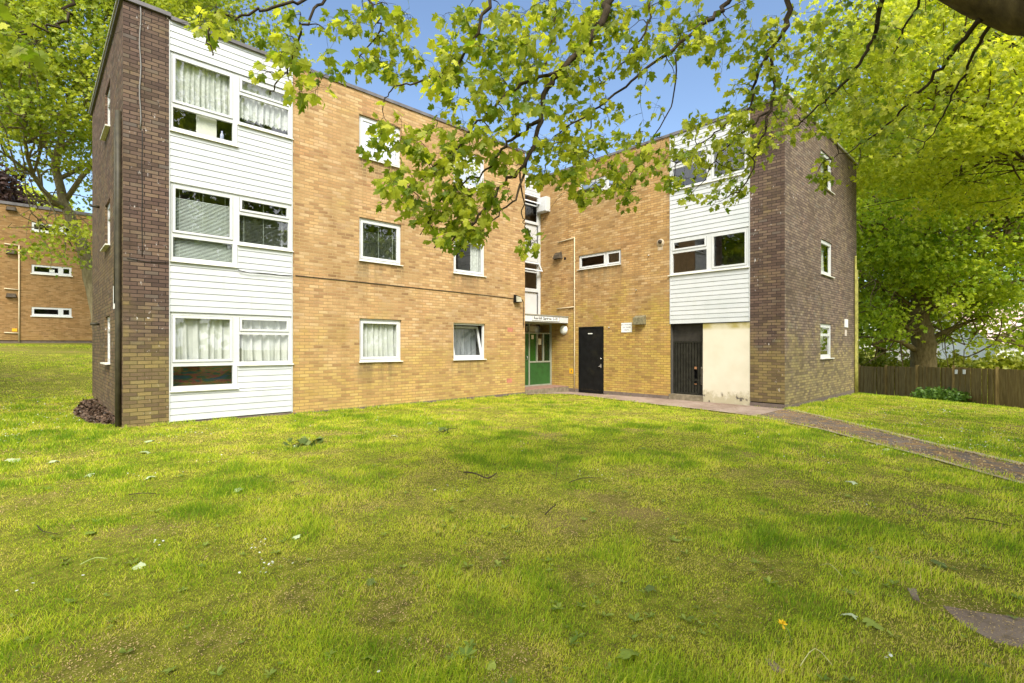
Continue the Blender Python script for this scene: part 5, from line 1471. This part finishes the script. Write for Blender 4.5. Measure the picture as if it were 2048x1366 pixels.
ex_ = []
for (a, b, off, cnt) in (((XL, YF), (11.9, YF), -.04, 5200), ((XB, YE), (21.7, YE), -.04, 2600), ((XL, 18.3), (XL, 15.4), -.05, 700), *[(PL[i], PL[i + 1], -.0, 420) for i in range(len(PL) - 1)], *[(PR[i], PR[i + 1], .0, 420) for i in range(len(PR) - 1)]):
    t_ = rs.uniform(0, 1, cnt); k_ = vnoise(a[0] + (b[0] - a[0]) * t_, a[1] + (b[1] - a[1]) * t_, .35); t_ = t_[k_ > .38]
    d_ = np.abs(rs.normal(size=len(t_))) * .07; nx, ny = (a[1] - b[1]), (b[0] - a[0]); l_ = math.hypot(nx, ny); sg = -1 if a in ((XL, YF), (XB, YE)) else (1 if a == (XL, 18.3) else rs.choice([-1, 1], len(t_)))
    if a == (XL, 18.3): sg = -1
    ex_.append(np.stack([a[0] + (b[0] - a[0]) * t_ + sg * (d_ + .012) * nx / l_, a[1] + (b[1] - a[1]) * t_ + sg * (d_ + .012) * ny / l_], 1))
q = np.concatenate(ex_); q = q[~inpoly(q[:, 0], q[:, 1], BLD)]
n = len(q); P = np.stack([q[:, 0], q[:, 1], gz(q[:, 0], q[:, 1]) - .005], 1)
GB_T = np.array([(-.035, 0, 0), (.035, 0, 0), (.025, .55, .05), (-.025, .55, .05), (0, 1, .25)]); GB_F = [(0, 1, 2), (0, 2, 3), (3, 2, 4)]
V_, F_ = stamp(GB_T, GB_F, P, norm(rs.normal(size=(n, 3)) * [.45, .45, .1] + [0, 0, 1]), rs.normal(size=(n, 3)), rs.uniform(.04, .11, n))
tag(bulk('edge_grass', V_, F_, GRASS, col=np.repeat(np.clip(.45 + rs.normal(size=n) * .25, 0, 1), 5)), kind='stuff', label='longer untrimmed grass along the wall feet and path edges', cat='grass')
# husks and dry bits in the bare patches
x, y, r = field(700000, 1.5, 22)
b = bareness(x, y); ok = allowed(x, y) & (rs.uniform(0, 1, len(x)) < b ** 1.3 * .9 + .02)
x, y, r = x[ok], y[ok], r[ok]
lay(x, y, .006, rs.uniform(.004, .0105, len(x)) * np.maximum(1, (r / 3.5) ** .7), QD_T, QD_F, HUSK, 'fallen_husks', 'dry tan husks and dead grass scattered over bare lawn patches', 'litter')
# litter along the path
t_ = rs.uniform(0, 1, 5200); i_ = np.minimum((t_ * (len(PL) - 1)).astype(int), len(PL) - 2); f_ = t_ * (len(PL) - 1) - i_
A_ = np.array(PL); B_ = np.array(PR)
e_ = rs.uniform(0, 1, 5200); e_ = np.where(rs.uniform(0, 1, 5200) < .6, e_ ** 2.2 * .5, 1 - e_ ** 2.2 * .5)
p_ = (A_[i_] * (1 - f_)[:, None] + A_[i_ + 1] * f_[:, None]) * (1 - e_)[:, None] + (B_[i_] * (1 - f_)[:, None] + B_[i_ + 1] * f_[:, None]) * e_[:, None]
lay(p_[:, 0], p_[:, 1], .026, rs.uniform(.012, .034, 5200), QD_T, QD_F, HUSK, 'path_litter', 'tan flower husks drifted along both sides of the path', 'litter')
# leaf mulch at the corner of the end wall
q = np.array(MULCHP); x = rs.uniform(q[:, 0].min(), q[:, 0].max(), 9000); y = rs.uniform(q[:, 1].min(), q[:, 1].max(), 9000); ok = inpoly(x, y, MULCHP); x, y = x[ok], y[ok]
dw = np.clip(1 - (XL - x) / 1.2, 0, 1)
o_ = lay(x, y, .0, rs.uniform(.03, .075, len(x)), LF_T, LF_F, MULCH, 'dead_leaf_drift', 'drift of dark brown dead leaves against the left end wall', 'leaf litter', .6)
me = o_.data; co = np.empty(len(me.vertices) * 3, np.float32); me.vertices.foreach_get('co', co); co = co.reshape(-1, 3); co[:, 2] += np.repeat(rs.uniform(0, 1, len(x)) * (.02 + .07 * dw), len(LF_T)); me.vertices.foreach_set('co', co.ravel()); me.update()
# broad-leaved weeds in rosettes
x, y, r = field(800, 1.7, 14, .95); ok = allowed(x, y); x, y, r = x[ok], y[ok], r[ok]
xs = np.repeat(x, 7) ; ys = np.repeat(y, 7); n = len(xs); a = np.tile(np.arange(7) * .9, len(x)) + rs.normal(size=n) * .5 + np.repeat(rs.uniform(0, 6, len(x)), 7)
P = np.stack([xs, ys, gz(xs, ys) + .012], 1); ax = np.stack([np.cos(a), np.sin(a), rs.uniform(.15, .7, n)], 1)
OV_T = np.array([(0, 0, 0), (.10, .25, .02), (.20, .6, .0), (0, 1, -.06), (-.20, .6, .0), (-.10, .25, .02)]); OV_F = [(0, 1, 5), (1, 2, 5), (2, 4, 5), (2, 3, 4)]
V_, F_ = stamp(OV_T, OV_F, P, ax, np.tile([0, 0, 1.], (n, 1)) + rs.normal(size=(n, 3)) * .2, np.repeat(.02 + .04 * rs.uniform(0, 1, len(x)) ** 2.5, 7) * rs.uniform(.7, 1.2, n))
tag(bulk('lawn_weeds', V_, F_, CLOV, col=np.repeat(np.clip(.45 + rs.normal(size=n) * .25, 0, 1), len(OV_T))), kind='stuff', label='broad-leaved weed rosettes scattered through the lawn', cat='weeds')
# daisies
DX = []; DY = []
def clump(px, py, n, sr):
    p = ground(px, py); DX.extend(p.x + rs.normal(size=n) * sr); DY.extend(p.y + rs.normal(size=n) * sr)
for px, py, n, sr in ((540, 1140, 16, .07), (520, 1100, 10, .08), (1180, 957, 16, .14), (890, 985, 10, .12), (1720, 1010, 10, .10), (95, 1180, 4, .12), (1769, 1322, 3, .025), (440, 925, 12, .2), (400, 870, 40, .35), (50, 868, 60, .5), (1030, 900, 10, .2), (755, 1360, 1, .01), (290, 960, 6, .15), (640, 890, 6, .3), (300, 1100, 4, .05), (60, 815, 60, .9), (120, 835, 40, .7), (30, 845, 40, .8), (1450, 880, 12, .4), (1610, 920, 8, .3), (850, 830, 20, 1.), (700, 845, 16, .8)):
    clump(px, py, n, sr)
for _ in range(14):
    clump(rs.uniform(1600, 2040), rs.uniform(815, 900), 22, .45)
x = np.array(DX); y = np.array(DY); ok = allowed(x, y); x, y = x[ok], y[ok]; n = len(x)
rr = np.hypot(x, y)
HEX_T = np.array([(0, 0, .1)] + [(.5 * math.cos(k * math.pi / 4), .5 * math.sin(k * math.pi / 4), 0) for k in range(8)]); HEX_F = [(0, 1 + k, 1 + (k + 1) % 8) for k in range(8)]
P = np.stack([x, y, gz(x, y) + rs.uniform(.035, .06, n)], 1)
V_, F_ = stamp(HEX_T, HEX_F, P, norm(rs.normal(size=(n, 3)) * [1, 1, .2]), np.tile([0, 0, 1.], (n, 1)) + rs.normal(size=(n, 3)) * .3, rs.uniform(.011, .018, n) * np.maximum(1, (rr / 7) ** .6))
tag(bulk('daisies', V_, F_, DAISY, col=np.repeat(rs.uniform(0, 1, n), len(HEX_T))), kind='stuff', label='tiny white daisies dotted in loose drifts over the lawn', cat='daisies')

# ------------------------------------------------------------------ single fallen things on the lawn
def fallen(px, py, size, mat, label, ang, tilt=.35, lift=.026, T=MAP_T, F=MAP_F, name='fallen_leaf', cat='leaf', group='fallen maple leaves'):
    p = ground(px, py)
    r_ = random.Random(px)
    me = bpy.data.meshes.new(name); me.from_pydata([tuple(v) for v in np.asarray(T) * size * .72 * np.array([1, 1, 1.8])], [], [tuple(f) for f in F])
    a = me.attributes.new('tint', 'FLOAT', 'POINT'); a.data.foreach_set('value', [r_.uniform(.2, .9)] * len(T))
    me.materials.append(mat); o = bpy.data.objects.new(name, me); COL.objects.link(o)
    o.location = (p.x, p.y, p.z + lift); o.rotation_euler = (r_.uniform(-tilt, tilt), r_.uniform(-tilt, tilt), ang)
    return tag(o, label, cat, group)
for a in ((283, 1132, .13, PALELF, 'large pale upturned leaf left of centre in the near grass', 2.0), (1264, 1330, .15, GRLF, 'largest yellow-green leaf, lying at the bottom edge right of centre', -.6, .3, .05),
          (1705, 1236, .10, PALELF, 'cream curled leaf beside a yellow weed near the bare slab', 1.2), (1738, 1245, .13, GRLF, 'yellowish wide leaf just right of the cream curled leaf', 2.6),
          (1890, 1135, .12, DKGL, 'dark green leaf with pale edge in the grass at right', .4), (600, 1076, .10, PALELF, 'small pale leaf right of the daisy clump in the middle grass', 1.0),
          (305, 884, .20, PALELF, 'pale crumpled leaf on the bright grass near the brown pier', .7), (296, 906, .16, PALELF, 'pale leaf just below the crumpled one near the brown pier', 2.2),
          (40, 922, .20, PALELF, 'pale flat leaf nearest the left edge of the grass', 1.7), (112, 926, .18, PALELF, 'pale leaf second from the left edge in the same row', .2), (184, 950, .18, PALELF, 'pale folded leaf below the row of pale leaves at left', 1.9),
          (297, 957, .15, PALELF, 'small pale leaf right of the folded one at left', 2.9), (864, 848, .20, PALELF, 'white-looking leaf in front of the square windows', .9), (735, 864, .16, GRLF, 'green leaf standing up below the left square window', 1.4),
          (790, 873, .14, PALELF, 'tiny pale leaf between two green leaves below the windows', 2.4), (480, 985, .13, PALELF, 'pale leaf lying near the thin straight twig', .1), (190, 1070, .12, GRLF, 'yellow leaf among longer grass at left', .9),
          (735, 1325, .11, GRLF, 'yellow-green leaf at the bottom edge below the bare patch', -.9), (990, 1335, .10, GRLF, 'bright green leaf at the bottom edge in the middle', .8), (1300, 1178, .09, DKGL, 'dark leaf under a long bent grass stalk', 1.9), (740, 1165, .09, DKGL, 'grey-green leaf lying on the husk-strewn bare patch', 2.5),
          (1710, 968, .16, PALELF, 'pale curled leaf in the grass on the near side of the path', .8), (1770, 900, .16, PALELF, 'pale leaf at the near edge of the path', 2.0)):
    fallen(*a)
# leaf sprigs blown down
def sprig(px, py, n, size, mat, label):
    p = ground(px, py); r_ = np.random.RandomState(px)
    root = thing('leaf_sprig', label, 'leaf sprig', tuple(p), 'leaf sprigs blown onto the lawn')
    P = np.array(tuple(p)) + r_.normal(size=(n, 3)) * [.16, .12, .02] + [0, 0, .06]
    V, F = stamp(MAP_T, MAP_F, P, r_.normal(size=(n, 3)) * [1, 1, .4], r_.normal(size=(n, 3)) * .5 + [0, 0, .7], r_.uniform(.6, 1.2, n) * size)
    under(bulk('leaf', V, F, mat, col=np.repeat(r_.uniform(0, 1, n), len(MAP_T))), root)
    w = MB(); w.tube([p + Vector((-.22, -.05, .03)), p + Vector((0, .02, .06)), p + Vector((.22, .05, .03))], [.006, .005, .003], 6); under(w.build('stem', TWIG), root)
sprig(610, 890, 14, .13, DKGL, 'dark sprig of curled leaves on the grass below the yellow wall corner')
sprig(900, 864, 7, .11, DKGL, 'small low sprig of leaves in front of the right-hand square windows')
def stick(pts, ra, rb, label, mat=TWIG):
    P = [ground(px, py) + Vector((0, 0, .03 + l)) for px, py, l in pts]
    ra, rb = ra * .65, rb * .65
    w = MB(); n = len(P); w.tube(smooth(P, 3), [ra + (rb - ra) * i / (3 * n - 3) for i in range(3 * n - 2)], 6)
    tag(w.build('twig', mat), label, 'twig', 'twigs lying on the lawn')
stick([(258, 995, 0), (285, 994, .01), (312, 993, 0)], .008, .005, 'short straight dark twig on the left part of the lawn')
stick([(928, 949, 0), (950, 955, .02), (975, 965, .02), (993, 960, .05)], .014, .012, 'thick knobbly twig in the middle of the lawn')
stick([(1138, 970, 0), (1165, 963, .01), (1200, 961, 0)], .009, .005, 'thin twig beside a patch of daisies')
stick([(1112, 962, 0), (1116, 945, .12)], .005, .003, 'short twig standing upright between two lying twigs')
stick([(1090, 1036, 0), (1102, 1030, .03), (1112, 1024, .04)], .010, .007, 'stubby twig below the knobbly one')
stick([(75, 1058, 0), (85, 1072, .01), (115, 1075, 0)], .007, .004, 'hooked dark twig in longer grass at left')
stick([(1930, 1042, 0), (1975, 1050, .01), (2020, 1058, 0)], .008, .004, 'long thin dark twig in the grass at right')
stick([(1640, 1140, 0), (1660, 1155, .06), (1685, 1168, .02)], .004, .003, 'pale bent stalk lying right of centre', plain('straw', (.38, .38, .14), .8))
stick([(1600, 1345, 0), (1630, 1338, .07), (1665, 1352, .02)], .004, .003, 'pale arched stalk at the bottom edge right of the big leaf', plain('straw2', (.42, .40, .16), .8))
stick([(160, 1138, 0), (190, 1130, .02), (215, 1126, 0)], .007, .006, 'pale green thick stalk at left of the near grass', plain('green_stalk', (.30, .36, .10), .8))
# dandelion
p = ground(1585, 1290); dl = thing('dandelion', 'single yellow-flowered weed on a thin stem at lower right', 'flower', tuple(p))
top = p + Vector((-.06, .03, .12))
w = MB(); w.tube([p, p.lerp(top, .5) + Vector((.012, 0, .02)), top], [.003, .0025, .002], 5); under(w.build('stem', plain('flower_stem', (.25, .32, .08), .7)), dl)
V_, F_ = stamp(OV_T, OV_F, np.tile(tuple(top), (14, 1)), norm(np.random.RandomState(3).normal(size=(14, 3)) + [0, 0, 1.2]), np.random.RandomState(4).normal(size=(14, 3)), np.full(14, .028))
under(bulk('flower_head', V_, F_, plain('dandelion_yellow', (.80, .50, .01), .7)), dl)
# half-buried slabs at the bottom right
def slab(poly, name, label, lift=.004):
    w = MB(); T_ = [Vector((x_, y_, g1(x_, y_) + lift)) for x_, y_ in poly]
    w.face(T_); n = len(T_)
    for i in range(n):
        a, b = T_[i], T_[(i + 1) % n]; w.face([a, a - Vector((0, 0, .06)), b - Vector((0, 0, .06)), b])
    o = w.build(name, SLAB); tag(o, label, 'slab'); return o
slab(SLABP, 'stone_slab', 'worn stone slab half buried in the grass at the right edge')
slab([tuple(ground(px, py).xy) for px, py in ((1815, 1178), (1832, 1180), (1840, 1205), (1826, 1200))], 'stone_slab', 'narrow stone slab edge showing above the larger one at right', .008)
slab([tuple(ground(px, py).xy) for px, py in ((1528, 1318), (1545, 1322), (1570, 1345), (1548, 1345))], 'stone_slab', 'small stone corner poking through grass at the bottom right of centre', .008)
